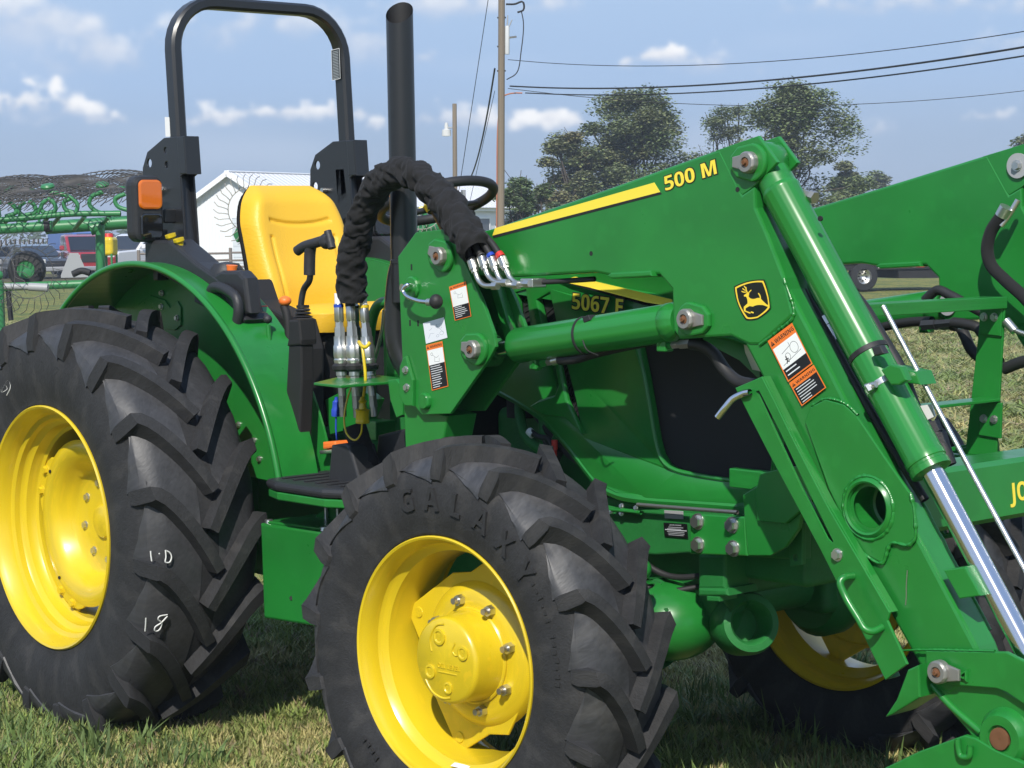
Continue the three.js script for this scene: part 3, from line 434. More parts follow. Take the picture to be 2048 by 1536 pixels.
// ---------- printed labels ----------
const warnTex = (kind) => canvasTex(256, kind === 'wide' ? 300 : kind === 'text' ? 260 : 520, (c, w, h) => {
  c.fillStyle = '#e8762a'; c.fillRect(0, 0, w, h); const top = kind === 'text' ? 74 : 66; c.fillStyle = '#1b1a18'; c.font = `bold ${kind === 'tall' || kind === 'short' ? 38 : 40}px sans-serif`; c.textAlign = 'center'; c.fillText('WARNING', w / 2 + 22, top - 20);
  c.beginPath(); c.moveTo(8, top - 18); c.lineTo(26, top - 50); c.lineTo(44, top - 18); c.fill(); c.fillStyle = '#e8762a'; c.fillRect(24, top - 40, 4, 13); c.fillRect(24, top - 24, 4, 4);
  let y = top; if (kind !== 'text') { const ph = kind === 'tall' ? 170 : kind === 'wide' ? 150 : 250; c.fillStyle = '#e9ebea'; c.fillRect(9, y, w - 18, ph); c.strokeStyle = '#55595c'; c.lineWidth = 3; c.beginPath(); if (kind === 'wide') { c.arc(180, y + 70, 36, 0, 7); c.moveTo(120, y + 90); c.arc(98, y + 96, 22, 0, 7); c.moveTo(60, y + 60); c.lineTo(150, y + 44); c.lineTo(150, y + 20); c.moveTo(30, y + 130); c.lineTo(225, y + 108); } else { c.arc(70, y + 50, 15, 0, 7); c.moveTo(80, y + 62); c.lineTo(130, y + 100); c.lineTo(175, y + 84); c.moveTo(110, y + 90); c.lineTo(100, y + 140); c.lineTo(170, y + 150); c.lineTo(175, y + 110); } c.stroke(); if (kind === 'wide') { c.fillStyle = '#111'; c.beginPath(); c.arc(80, y + 92, 6, 0, 7); c.fill(); c.lineWidth = 7; c.strokeStyle = '#111'; c.beginPath(); c.moveTo(80, y + 98); c.lineTo(76, y + 116); c.lineTo(64, y + 132); c.moveTo(76, y + 116); c.lineTo(90, y + 130); c.moveTo(64, y + 104); c.lineTo(96, y + 108); c.stroke(); } y += ph; }
  c.fillStyle = '#15151a'; c.fillRect(9, y, w - 18, h - y - 9); c.fillStyle = '#dfe2e4'; const q = rng(kind.length * 7), st = kind === 'tall' ? 26 : 28; for (let l = y + 16; l < h - 22; l += st) c.fillRect(24, l, (w - 48) * (.55 + q() * .4) * (l > h - 70 ? .72 : 1), 8);
});
const WT = { tall: warnTex('tall'), short: warnTex('short'), wide: warnTex('wide'), text: warnTex('text') };
const infoTex = canvasTex(256, 256, (c, w, h) => { c.fillStyle = '#dfe3ea'; c.fillRect(0, 0, w, h); c.strokeStyle = '#8f98a6'; c.lineWidth = 3; c.beginPath(); c.moveTo(40, 200); c.lineTo(70, 150); c.lineTo(110, 160); c.moveTo(60, 110); c.lineTo(100, 90); c.moveTo(150, 60); c.lineTo(220, 70); c.lineTo(210, 120); c.lineTo(160, 110); c.closePath(); c.arc(200, 180, 22, 0, 7); c.moveTo(165, 200); c.arc(150, 200, 15, 0, 7); c.stroke(); });
const plateTex = canvasTex(256, 180, (c, w, h) => { c.fillStyle = '#0c0d0f'; c.fillRect(0, 0, w, h); c.fillStyle = '#b9bcc0'; c.textAlign = 'center'; c.font = 'bold 22px sans-serif'; c.fillText('JOHN DEERE', w / 2, 32); const q = rng(4); for (let y = 52; y < 165; y += 20) c.fillRect(30 + q() * 20, y, 150 + q() * 40, 6); c.fillRect(10, 84, 236, 12); });
const emblemTex = canvasTex(512, 560, (c, w, h) => {
  const outline = (i) => { c.beginPath(); c.moveTo(40 + i, 70 + i); c.quadraticCurveTo(w * .5, 10 + i, w - 60 - i, 60 + i); c.quadraticCurveTo(w - 10 - i, h * .45, w - 20 - i, h - 120 - i); c.quadraticCurveTo(w - 60 - i, h - 70 - i, w * .56, h - 22 - i); c.quadraticCurveTo(w * .3, h - 20 - i, 110 + i, h - 50 - i); c.quadraticCurveTo(10 + i, h * .55, 40 + i, 70 + i); };
  c.fillStyle = '#2b8540'; c.fillRect(0, 0, w, h); c.fillStyle = '#14160f'; outline(0); c.fill(); c.fillStyle = '#f4d03b'; outline(14); c.fill(); c.fillStyle = '#15160f'; outline(32); c.fill();
  c.fillStyle = c.strokeStyle = '#f4d03b'; c.lineCap = c.lineJoin = 'round';
  c.beginPath(); c.moveTo(150, 205); c.lineTo(205, 180); c.quadraticCurveTo(228, 178, 226, 200); c.lineTo(214, 232); c.quadraticCurveTo(232, 280, 300, 278); c.quadraticCurveTo(350, 268, 372, 290); c.quadraticCurveTo(392, 330, 440, 380); c.lineTo(470, 400); c.lineTo(462, 420); c.lineTo(385, 378); c.quadraticCurveTo(300, 352, 248, 372); c.lineTo(205, 356); c.lineTo(150, 372); c.lineTo(138, 402); c.lineTo(205, 440); c.lineTo(196, 455); c.lineTo(112, 404); c.lineTo(124, 350); c.lineTo(182, 318); c.quadraticCurveTo(196, 270, 178, 228); c.lineTo(152, 222); c.closePath(); c.fill();
  c.lineWidth = 13; c.beginPath(); c.moveTo(205, 184); c.quadraticCurveTo(190, 140, 196, 112); c.moveTo(192, 148); c.quadraticCurveTo(160, 140, 152, 118); c.moveTo(198, 170); c.quadraticCurveTo(150, 170, 132, 150); c.moveTo(194, 128); c.lineTo(178, 92); c.moveTo(222, 184); c.lineTo(258, 160); c.stroke();
  c.lineWidth = 16; c.beginPath(); c.moveTo(366, 286); c.quadraticCurveTo(372, 250, 352, 222); c.stroke(); c.lineWidth = 18; c.beginPath(); c.moveTo(215, 436); c.lineTo(238, 448); c.stroke();
});

// ---------- the tractor ----------
const tractor = thing('tractor', 'green farm tractor with yellow wheels, yellow seat and black roll bar', 'tractor');

// a wheel about its own z axis, outer side +z
function makeWheel(name, parent, k) {
  const w = sub(name, parent), { R, lug, hw, rimR, rimW, n, tipR } = k, Rc = R - lug;
  const axis = (g) => g.rotateX(Math.PI / 2);
  const prof = [[rimR + .010, rimW - .012], [rimR + .0165, rimW + .002], [rimR + .035, hw * .97], [lerp(rimR, Rc, .33), hw * 1.04], [lerp(rimR, Rc, .55), hw * 1.05], [lerp(rimR, Rc, .78), hw * .985], [Rc - .032, hw * .9], [Rc - .014, hw * .74], [Rc - .004, hw * .4], [Rc, 0]];
  const full = [...prof, ...prof.slice(0, -1).reverse().map(([r, z]) => [r, -z])];
  const curve = new THREE.CatmullRomCurve3(full.map((p) => new THREE.Vector3(p[0], p[1], 0)), false, 'centripetal').getPoints(72);
  const tg = axis(new THREE.LatheGeometry(curve.map((p) => new THREE.Vector2(p.x, p.y)), 120)); tg.attributes.uv.array.forEach((v, i, a) => { a[i] = v * (i % 2 ? 2 : 9); });
  const tyre = part('tyre', tg, M.rubber, w);
  // one tread bar: from just over the middle of the tread to the shoulder and down on to the sidewall
  const sec = [], N = 7; for (let i = 0; i <= N; i++) { const t = i / N, z = lerp(-.012, hw * .90, t); sec.push({ z, th: -k.sweep * Math.pow(1 - t, 1.3), rt: R - .002 - .016 * t * t, rb: Rc - .012 - .035 * t * t, wt: lerp(k.bar * .78, k.bar, t), wb: lerp(k.bar * 1.15, k.bar * 1.4, t), zb: z }); }
  sec.push({ z: hw * .985, th: .004, rt: R - .03, rb: lerp(Rc, tipR, .4), wt: k.bar * 1.12, wb: k.bar * 1.5, zb: hw * .88 }, { z: hw * 1.06, th: .006, rt: lerp(R, tipR, .72), rb: lerp(Rc, tipR, .8), wt: k.bar * 1.3, wb: k.bar * 1.5, zb: hw * .93 }, { z: hw * 1.062, th: .01, rt: tipR + .01, rb: tipR - .004, wt: k.bar * 1.15, wb: k.bar * 1.25, zb: hw * .98 });
  const ring = sec.map((s, i) => { const a = sec[Math.max(0, i - 1)], b = sec[Math.min(N, i + 1)], ds = (b.th - a.th) * R, dz = b.z - a.z, l = Math.hypot(ds, dz) || 1, ns = i > N ? 1 : dz / l, nz = i > N ? 0 : -ds / l;
    const P = (r, wd, z) => { const th = s.th + ns * wd / R; return [Math.cos(th) * r, Math.sin(th) * r, z + nz * wd]; };
    return [P(s.rt, -s.wt / 2, s.z), P(s.rt, s.wt / 2, s.z), P(s.rb, s.wb / 2, s.zb), P(s.rb, -s.wb / 2, s.zb)]; });
  const pos = [], uv = [], quad = (a, b, c, d) => { pos.push(...a, ...b, ...c, ...a, ...c, ...d); for (const q of [a, b, c, a, c, d]) uv.push(Math.atan2(q[1], q[0]) * 2.2 + q[2], q[2] * 3 + Math.hypot(q[0], q[1]) * 2); };
  for (let i = 0; i < ring.length - 1; i++) for (let j = 0; j < 4; j++) { const a = ring[i][j], b = ring[i][(j + 1) % 4], c = ring[i + 1][(j + 1) % 4], d = ring[i + 1][j]; quad(a, b, c, d); }
  quad(ring[0][3], ring[0][2], ring[0][1], ring[0][0]); const e = ring[ring.length - 1]; quad(e[0], e[1], e[2], e[3]);
  const lg = new THREE.BufferGeometry(); lg.setAttribute('position', new THREE.Float32BufferAttribute(pos, 3)); lg.setAttribute('uv', new THREE.Float32BufferAttribute(uv, 2));
  const g1 = creased(lg, .42), g2 = mirrorZ(g1);
  for (let i = 0; i < n; i++) { const a = k.phase + i / n * 6.2832; for (const [g, o] of [[g1, 0], [g2, Math.PI / n]]) { const m = part('tread_bar', g, M.rubber, w); m.rotation.z = a + o; } }
  // the smooth pocket between two bars, running out over the shoulder to a slanting edge on the sidewall
  { const surf = (r) => { for (let i = 0; i < curve.length - 1; i++) if (curve[i].y > 0 && curve[i].x <= r && curve[i + 1].x > r) return curve[i].y; return 0; };
    const gp = [], gu = [], rows = [], pitch = 6.2832 / n, NT = 5;
    for (let i = 0; i <= 9; i++) { const t = .22 + i / 9 * .74, z = lerp(-.012, hw * .9, t), th = -k.sweep * Math.pow(1 - t, 1.3), row = []; for (let j = 0; j <= NT; j++) { const u = j / NT, a = th - k.bar * .62 / R * -1 + u * (pitch - k.bar * 1.24 / R), rr = (z < hw * .4 ? lerp(Rc, Rc - .004, z / (hw * .4)) : z < hw * .74 ? lerp(Rc - .004, Rc - .014, (z - hw * .4) / (hw * .34)) : lerp(Rc - .014, Rc - .032, (z - hw * .74) / (hw * .16))) + .003; row.push([Math.cos(a) * rr, Math.sin(a) * rr, z]); } rows.push(row); }
    for (let i = 1; i <= 4; i++) { const row = []; for (let j = 0; j <= NT; j++) { const u = j / NT, a = k.bar * .66 / R + u * (pitch - k.bar * 1.3 / R), r1 = lerp(tipR, lerp(tipR, Rc, .62), u), r0 = Rc - .03, rr = lerp(r0, r1, i / 4), z = surf(rr) + .0045; row.push([Math.cos(a) * rr, Math.sin(a) * rr, z]); } rows.push(row); }
    { const last = rows[rows.length - 1]; rows.push(last.map((p) => [p[0] * .992, p[1] * .992, p[2] - .008])); }
    for (let i = 0; i < rows.length - 1; i++) for (let j = 0; j < NT; j++) { const A = rows[i][j], B = rows[i][j + 1], C = rows[i + 1][j + 1], D = rows[i + 1][j]; gp.push(...A, ...D, ...C, ...A, ...C, ...B); for (const q of [A, D, C, A, C, B]) gu.push(Math.atan2(q[1], q[0]) * 1.4 + q[2], q[2] * 2 + Math.hypot(q[0], q[1])); }
    const pg = new THREE.BufferGeometry(); pg.setAttribute('position', new THREE.Float32BufferAttribute(gp, 3)); pg.setAttribute('uv', new THREE.Float32BufferAttribute(gu, 2)); const p1 = creased(pg, .5), p2 = mirrorZ(p1);
    for (let i = 0; i < n; i++) for (const [g, o] of [[p1, 0], [p2, Math.PI / n]]) part('tread_pocket', g, M.pocket, w).rotation.z = k.phase + i / n * 6.2832 + o; }
  // rim
  const rg = axis(creased(new THREE.LatheGeometry(k.rim.map((p) => new THREE.Vector2(...p)), 96), .5)); part('rim', rg, M.yellow, w);
  part('disc', [plate(k.disc, k.discZ - .012, k.discZ, { bevel: .004, holes: k.discHole ? [[0, 0, k.discHole]] : [] }), axis(creased(new THREE.LatheGeometry(k.dome.map((p) => new THREE.Vector2(...p)), 64), .6))], M.yellow, w);
  return w;
}
const lobes = (base, amp, nl, ph, pw = 1) => Array.from({ length: 96 }, (_, i) => { const a = i / 96 * 6.2832, c = Math.cos(nl * (a - ph)), s = Math.sign(c) * Math.pow(Math.abs(c), pw), r = base + amp * s; return [Math.cos(a) * r, Math.sin(a) * r]; });
const REAR = { R: .742, lug: .049, hw: .208, rimR: .397, rimW: .196, n: 18, tipR: .588, sweep: .36, bar: .044, phase: .245, discZ: .07,
  rim: [[.412, .192], [.413, .203], [.4084, .208], [.402, .204], [.396, .19], [.386, .174], [.380, .145], [.366, .137], [.364, .118], [.357, .108], [.346, .102], [.343, .082], [.336, .07], [.325, .064], [.322, .03], [.318, -.03], [.33, -.06], [.378, -.1], [.382, -.17], [.392, -.185], [.4084, -.2], [.4, -.208], [.41, -.2]],
  disc: lobes(.288, .03, 4, 1.13, .6), discHole: .24, dome: [[.001, -.012], [.10, -.012], [.168, -.01], [.186, .002], [.206, .045], [.228, .068], [.25, .077], [.272, .077], [.286, .069]] };
const rearSpin = 0;
function finishRear(w) {
  for (let i = 0; i < 8; i++) { const a = i / 8 * 6.2832 + .2; bolt([Math.cos(a) * .132, Math.sin(a) * .132, -.012], [0, 0, 1], .012, 'wheel_bolt', M.zinc, w); }
  for (let i = 0; i < 4; i++) for (const d of [-.14, .14]) { const a = 1.13 + i * Math.PI / 2 + d; bolt([Math.cos(a) * .298, Math.sin(a) * .298, .069], [0, 0, 1], .014, 'rim_bolt', M.yellow, w); part('rim_tab', box(-.022, .022, -.02, .045, .046, .058).translate(0, .298, 0).rotateZ(a - Math.PI / 2), M.yellow, w); }
  part('axle_hub', turned([0, 0, -.014], [0, 0, .06], [[.001, .02], [.045, .02], [.056, .014], [.06, .0]]), M.yellow, w);
  for (let i = 0; i < 4; i++) { const a = i * 1.57 + .9; part('disc_hole', cyl([Math.cos(a) * .262, Math.sin(a) * .262, .075], [Math.cos(a) * .262, Math.sin(a) * .262, .0815], .006, .006, 10), M.blackMatte, w); }
}
const rw = makeWheel('rear_wheel', tractor, REAR); rw.position.set(0, .683, .736); finishRear(rw);
for (let i = 0; i < 7; i++) { const g = textShape('16.9-30'[i], .05, .006); g.translate(-.018, .515, .2125); part('raised_lettering', g, M.rubber, rw).rotation.z = (13 - i * 5.4) * Math.PI / 180; }
const rl = makeWheel('rear_wheel', tractor, REAR); rl.position.set(0, .683, -.736); rl.scale.z = -1; finishRear(rl);
const FRONT = { R: .583, lug: .043, hw: .155, rimR: .317, rimW: .142, n: 17, tipR: .472, sweep: .36, bar: .036, phase: .06, discZ: .004,
  rim: [[.331, .136], [.331, .146], [.3275, .149], [.322, .146], [.318, .134], [.309, .118], [.306, .092], [.298, .082], [.284, .072], [.279, .05], [.272, .0], [.272, -.05], [.30, -.075], [.306, -.1], [.315, -.128], [.3275, -.145], [.32, -.149], [.329, -.143]],
  disc: [[.262, .062], [.262, .1], [.20, .175], [.1, .262], [.062, .27], [-.03, .215], [-.10, .205], [-.262, .1], [-.268, .06], [-.215, -.03], [-.205, -.1], [-.1, -.262], [-.06, -.27], [.03, -.215], [.1, -.205]], dome: [[.001, .03], [.13, .03], [.165, .027], [.185, .016], [.20, -.002], [.205, -.02]] };
function finishFront(w) {
  for (let i = 0; i < 8; i++) { const a = i / 8 * 6.2832 + .26, c = Math.cos(a) * .148, s = Math.sin(a) * .148; const b = sub('wheel_nut', w); part('nut', hex([c, s, .029], [c, s, .047], .0155), M.zinc, b); part('stud', cyl([c, s, .045], [c, s, .062], .0085), M.steel, b); }
  const hub = sub('planetary_hub', w);
  part('housing', turned([0, 0, .02], [0, 0, .2], [[.125, 0], [.124, .02], [.118, .03], [.116, .095], [.112, .106], [.104, .111], [.001, .111]], 64), M.yellow, hub);
  part('flange_ring', turned([0, 0, .02], [0, 0, .2], [[.13, .0], [.13, .016], [.126, .02], [.118, .02]], 64), M.yellow, hub);
  const z = .1305; const boss = (x, y, r) => part('plug_boss', [turned([x, y, z], [x, y, z + .1], [[r, 0], [r, .005], [r * .7, .006], [r * .55, .003], [.001, .003]], 24)], M.yellow, hub);
  boss(.07, .03, .019); boss(-.018, .062, .022); boss(-.055, -.035, .019); boss(.012, -.07, .016);
  part('raised_rib', [tube([[-.05, .02, z], [-.055, .05, z], [-.03, .09, z], [.0, .098, z]], .0035, 20, 6), tube([[-.075, -.06, z], [-.05, -.088, z], [-.01, -.1, z], [.02, -.095, z]], .0035, 20, 6), tube([[.04, .052, z], [.03, .03, z], [.04, .02, z], [.05, .022, z]], .003, 16, 6)], M.yellow, hub);
  const tg = textShape('OIL LEVEL', .013, .0025); tg.translate(-.028, -.02, z); part('raised_lettering', [tg, box(-.025, .045, -.033, -.029, z, z + .0025, .001)], M.yellow, hub);
  for (const [x, y] of [[.1, .232], [-.232, .082], [-.08, -.24], [.24, -.02]]) part('weld_spot', cyl([x, y, .003], [x, y, .0075], .016, .014, 20), M.yellow, w);
  // raised maker's lettering on the sidewall
  const str = 'GALAXY'; for (let i = 0; i < str.length; i++) { const g = textShape(str[i], .06, .0075, .0); g.computeBoundingBox(); g.translate(-(g.boundingBox.max.x + g.boundingBox.min.x) / 2, 0, 0); g.translate(0, .400, .1615); const m = part('raised_lettering', g, M.rubber, w); m.rotation.z = (13 - i * 12.6) * Math.PI / 180; }
  const q = rng(23); for (const [n, hh, r0, a0, st] of [[16, .02, .425, -50, 2.6], [9, .02, .372, 150, 3.2]]) for (let i = 0; i < n; i++) if (q() > .2) { const bw = .003 + q() * .004, m = part('moulded_mark', box(-bw, bw, r0 + q() * .006, r0 + hh * (.6 + q() * .5), .1585, .1655, .001), M.rubber, w); m.rotation.z = (a0 - i * st) * Math.PI / 180; }
  part('rim_sticker', box(-.03, .03, -.012, .012, 0, .001).rotateX(-1.2).translate(0, -.2885, .078), M.white, w);
}
const ST = .083, fn = [Math.sin(ST), 0, Math.cos(ST)];
const fw = makeWheel('front_wheel', tractor, FRONT); fw.position.set(2.0507 - .145 * fn[0], .5327, .8945 - .145 * fn[2]); fw.rotation.y = ST; finishFront(fw);
const fl = makeWheel('front_wheel', tractor, FRONT); fl.position.set(2.0507 - .145 * fn[0], .5327, -.6662 - .145 * fn[2]); fl.rotation.y = ST; fl.scale.z = -1; finishFront(fl);
// chalk marks on the rear tyre
{
  const ch = mat(lin(.75, .75, .72), .9);
  for (const s of [[[0.694,-0.001,0.217],[0.694,-0.017,0.216],[0.694,-0.033,0.214]], [[0.694,-0.006,0.162],[0.694,-0.015,0.148],[0.694,-0.03,0.143],[0.693,-0.044,0.15],[0.693,-0.042,0.165],[0.694,-0.026,0.163],[0.694,-0.004,0.164]], [[0.66,-0.215,0.221],[0.652,-0.239,0.218],[0.644,-0.259,0.216]], [[0.66,-0.215,0.144],[0.66,-0.217,0.174],[0.657,-0.225,0.176],[0.651,-0.241,0.159],[0.643,-0.263,0.165],[0.642,-0.265,0.179],[0.648,-0.251,0.182],[0.652,-0.24,0.163],[0.659,-0.22,0.143]], [[0.694,-0.011,0.187],[0.694,-0.014,0.186]]]) part('chalk_mark', tube(s, .0024, 30, 5), ch, rw);
  const s2 = [[-0.294,1.113,0.945],[-0.253,1.156,0.945],[-0.224,1.144,0.945],[-0.27,1.128,0.945],[-0.215,1.172,0.945],[-0.202,1.152,0.945],[-0.234,1.119,0.945]]; part('chalk_mark', tube(s2.map((p) => [p[0], p[1] - .683, p[2] - .736 + .008]), .0022, 24, 4), ch, rw);
}

// drive train
const chassis = sub('chassis', tractor);
part('transmission_housing', plate([[-.28, .45], [1.3, .42], [1.45, .5], [1.45, .98], [.5, 1.0], [.1, .95], [-.28, .9]], -.2, .2, { bevel: .03 }), M.greenCast, chassis);
part('rear_axle_housing', [turned([0, .683, -.72], [0, .683, .72], [[.09, 0], [.1, .1], [.13, .4], [.17, .55], [.17, .89], [.13, 1.04], [.1, 1.34], [.09, 1.44]]), box(-.16, .16, .5, .9, -.3, .3, .05)], M.greenCast, chassis);
part('engine_block', [box(1.45, 2.2, .62, 1.12, -.19, .19, .03), box(1.5, 2.1, 1.1, 1.36, -.15, .15, .04), box(1.55, 2.0, .5, .66, -.15, .15, .03)], M.greenCast, chassis);
part('fire_wall', box(1.40, 1.43, .95, 1.5, -.28, .28), M.blackMatte, chassis);
part('engine_pipe', [tube([[1.78, .85, .24], [1.76, 1.05, .26], [1.74, 1.25, .24]], .018, 20, 10), tube([[1.62, 1.2, .24], [1.68, 1.06, .27], [1.78, 1.02, .27], [1.86, 1.12, .25]], .016, 20, 10)], M.greenDull, chassis);
part('filter_canister', [cyl([1.62, 1.1, .22], [1.62, 1.3, .22], .05), cyl([1.98, .92, .24], [1.98, 1.08, .24], .035)], M.blackMatte, chassis);
for (const p of [[1.81,1.014,0.3], [1.842,1.021,0.3], [1.845,1.041,0.3]]) part('red_cap', cyl([p[0], p[1] - .015, p[2]], [p[0], p[1] + .012, p[2]], .009, .009, 12), M.red, chassis);
part('fuel_hose', [tube([[1.74,1.072,0.3], [1.772,1.059,0.3], [1.822,1.051,0.3], [1.83,1.023,0.3], [1.832,0.951,0.3]], .009, 20, 8), tube([[1.75,1.064,0.3], [1.804,1.05,0.3], [1.808,1.014,0.3], [1.813,0.949,0.3]], .008, 20, 8), tube([[1.846,1.022,0.28], [1.824,0.977,0.28], [1.865,0.923,0.28]], .012, 20, 8)], M.rubberClean, chassis);
part('hose_clip', cyl([1.735,1.072,0.3], [1.753,1.061,0.3], .012, .012, 12), M.white, chassis);
part('wiring_loom', [tube([[1.5, 1.35, .22], [1.6, 1.25, .25], [1.72, 1.12, .26], [1.9, 1.0, .27], [2.05, .98, .27]], .012, 24, 8), tube([[1.55, 1.3, .2], [1.66, 1.3, .24], [1.8, 1.28, .25]], .008, 24, 8)], M.rubberClean, chassis);
// front frame, axle and steering
for (const s of [1, -1]) part('frame_rail', sideOf(s)(plate([[1.896,0.881],[2,0.877],[2.257,0.884],[2.739,0.894],[2.738,0.804],[2.341,0.779],[2.217,0.759],[1.956,0.744],[1.894,0.795]], .225, .27, { bevel: .006 })), M.greenDull, chassis);
part('front_support', [box(2.42, 2.72, .72, .93, -.22, .22, .02), box(2.1, 2.45, .66, .86, -.2, .2, .02)], M.greenDull, chassis);
part('identification_plate', plate([[2.253,0.851],[2.34,0.856],[2.345,0.821],[2.256,0.817]], .271, .273), M.blackMatte, chassis);
sheet('serial_plate', [[2.259,0.816,0.275], [2.348,0.82,0.275], [2.345,0.858,0.275], [2.256,0.853,0.275]], plateTex, chassis);
part('small_label', plate([[2.257,0.887],[2.329,0.891],[2.329,0.869],[2.259,0.865]], .272, .274), M.grey, chassis);
part('clip_bar', [tube([[2.051,0.871,0.29], [2.121,0.875,0.29], [2.184,0.875,0.29]], .006, 10, 8), plate([[2.077,0.878],[2.177,0.878],[2.176,0.873],[2.077,0.87]], .27, .30)], M.green, chassis);
for (const p of [[2.065,0.868,0.29], [2.108,0.886,0.29], [2.165,0.886,0.29], [2.107,0.866,0.29]]) bolt(p, [0, .3, 1], .006, 'bolt', M.zinc, chassis);
part('trim_rail', tube([[2.181,0.898,0.3], [2.325,0.903,0.3], [2.552,0.912,0.3]], .006, 16, 6), M.steel, chassis);
{
  const ax = sub('front_axle', tractor), yA = .535;
  part('axle_beam', [cyl([2.05, yA + .03, -.62], [2.05, yA + .03, .62], .075, .075, 24), box(1.93, 2.17, yA - .06, yA + .11, -.62, -.5, .03), box(1.93, 2.17, yA - .06, yA + .11, .5, .62, .03)], M.greenDull, ax);
  part('differential', aimSphere([2.2, yA + .035, .2], .15, .115, .15), M.green, ax);
  part('differential_nose', turned([2.12, yA, .2], [1.75, yA + .05, .08], [[.15, .02], [.12, .12], [.08, .2], [.06, .36], [.001, .37]]), M.greenDull, ax);
  part('pivot_casting', [box(2.2, 2.4, yA, yA + .2, .05, .2, .03)], M.greenDull, ax);
  part('steering_cylinder', cyl([2.2, yA + .13, -.5], [2.2, yA + .13, .25], .024, .024, 16), M.greenDull, ax);
  part('steering_rod', [cyl([2.2, yA + .13, -.64], [2.2, yA + .13, -.5], .012), cyl([2.2, yA + .13, .25], [2.2, yA + .13, .6], .012)], M.chrome, ax);
  part('knuckle_lug', [cyl([2.295,0.711,0.42], [2.318,0.761,0.42], .022, .022), aimSphere([2.311,0.749,0.42], .032, .03, .03)], M.green, ax);
  for (const [sx, zc] of [[1, .6], [-1, -.6]]) part('final_drive', turned([2.05, yA, zc - sx * .05], [2.05, yA, zc + sx * .2], [[.001, 0], [.12, 0], [.15, .04], [.15, .1], [.1, .16], [.09, .2], [.001, .2]]), M.greenDull, ax);
  part('drop_post', [plate([[2.409,0.786],[2.506,0.795],[2.505,0.704],[2.407,0.692]], .2, .3, { bevel: .008 }), plate([[2.417,0.697],[2.52,0.708],[2.524,0.69],[2.417,0.676]], .19, .31, { bevel: .006 }), plate([[2.448,0.68],[2.493,0.684],[2.493,0.671],[2.448,0.667]], .24, .31)], M.greenDull, ax);
  part('hose', [tube([[2.05, .8, .2], [2.15, .74, .26], [2.24, .7, .24], [2.4, .72, .2]], .009, 24, 8), tube([[2.0, .78, .22], [2.12, .7, .28], [2.22, .66, .26], [2.34, .68, .18]], .008, 24, 8)], M.rubberClean, ax);
  for (let i = 0; i < 10; i++) { const a = i / 10 * 6.283; bolt([2.2 + Math.cos(a) * .106, yA + .035 + Math.sin(a) * .081, .296], [Math.cos(a) * .5, Math.sin(a) * .5, 1], .008, 'housing_bolt', M.greenCast, ax); }
  part('hitch_eye', [turned([2.373,0.565,0.12], [2.474,0.592,0.17], [[.001, 0], [.075, 0], [.085, .03], [.086, .1], [.078, .125], [.06, .128], [.052, .118], [.05, .03], [.001, .03]], 40), tube([[2.421,0.678,0.2], [2.448,0.655,0.2], [2.466,0.637,0.2]], .03, 12, 10)], M.greenDull, ax);
}
function aimSphere(c, a, b, d) { const g = new THREE.SphereGeometry(1, 40, 28); g.scale(a, b, d); g.translate(...c); return g; }
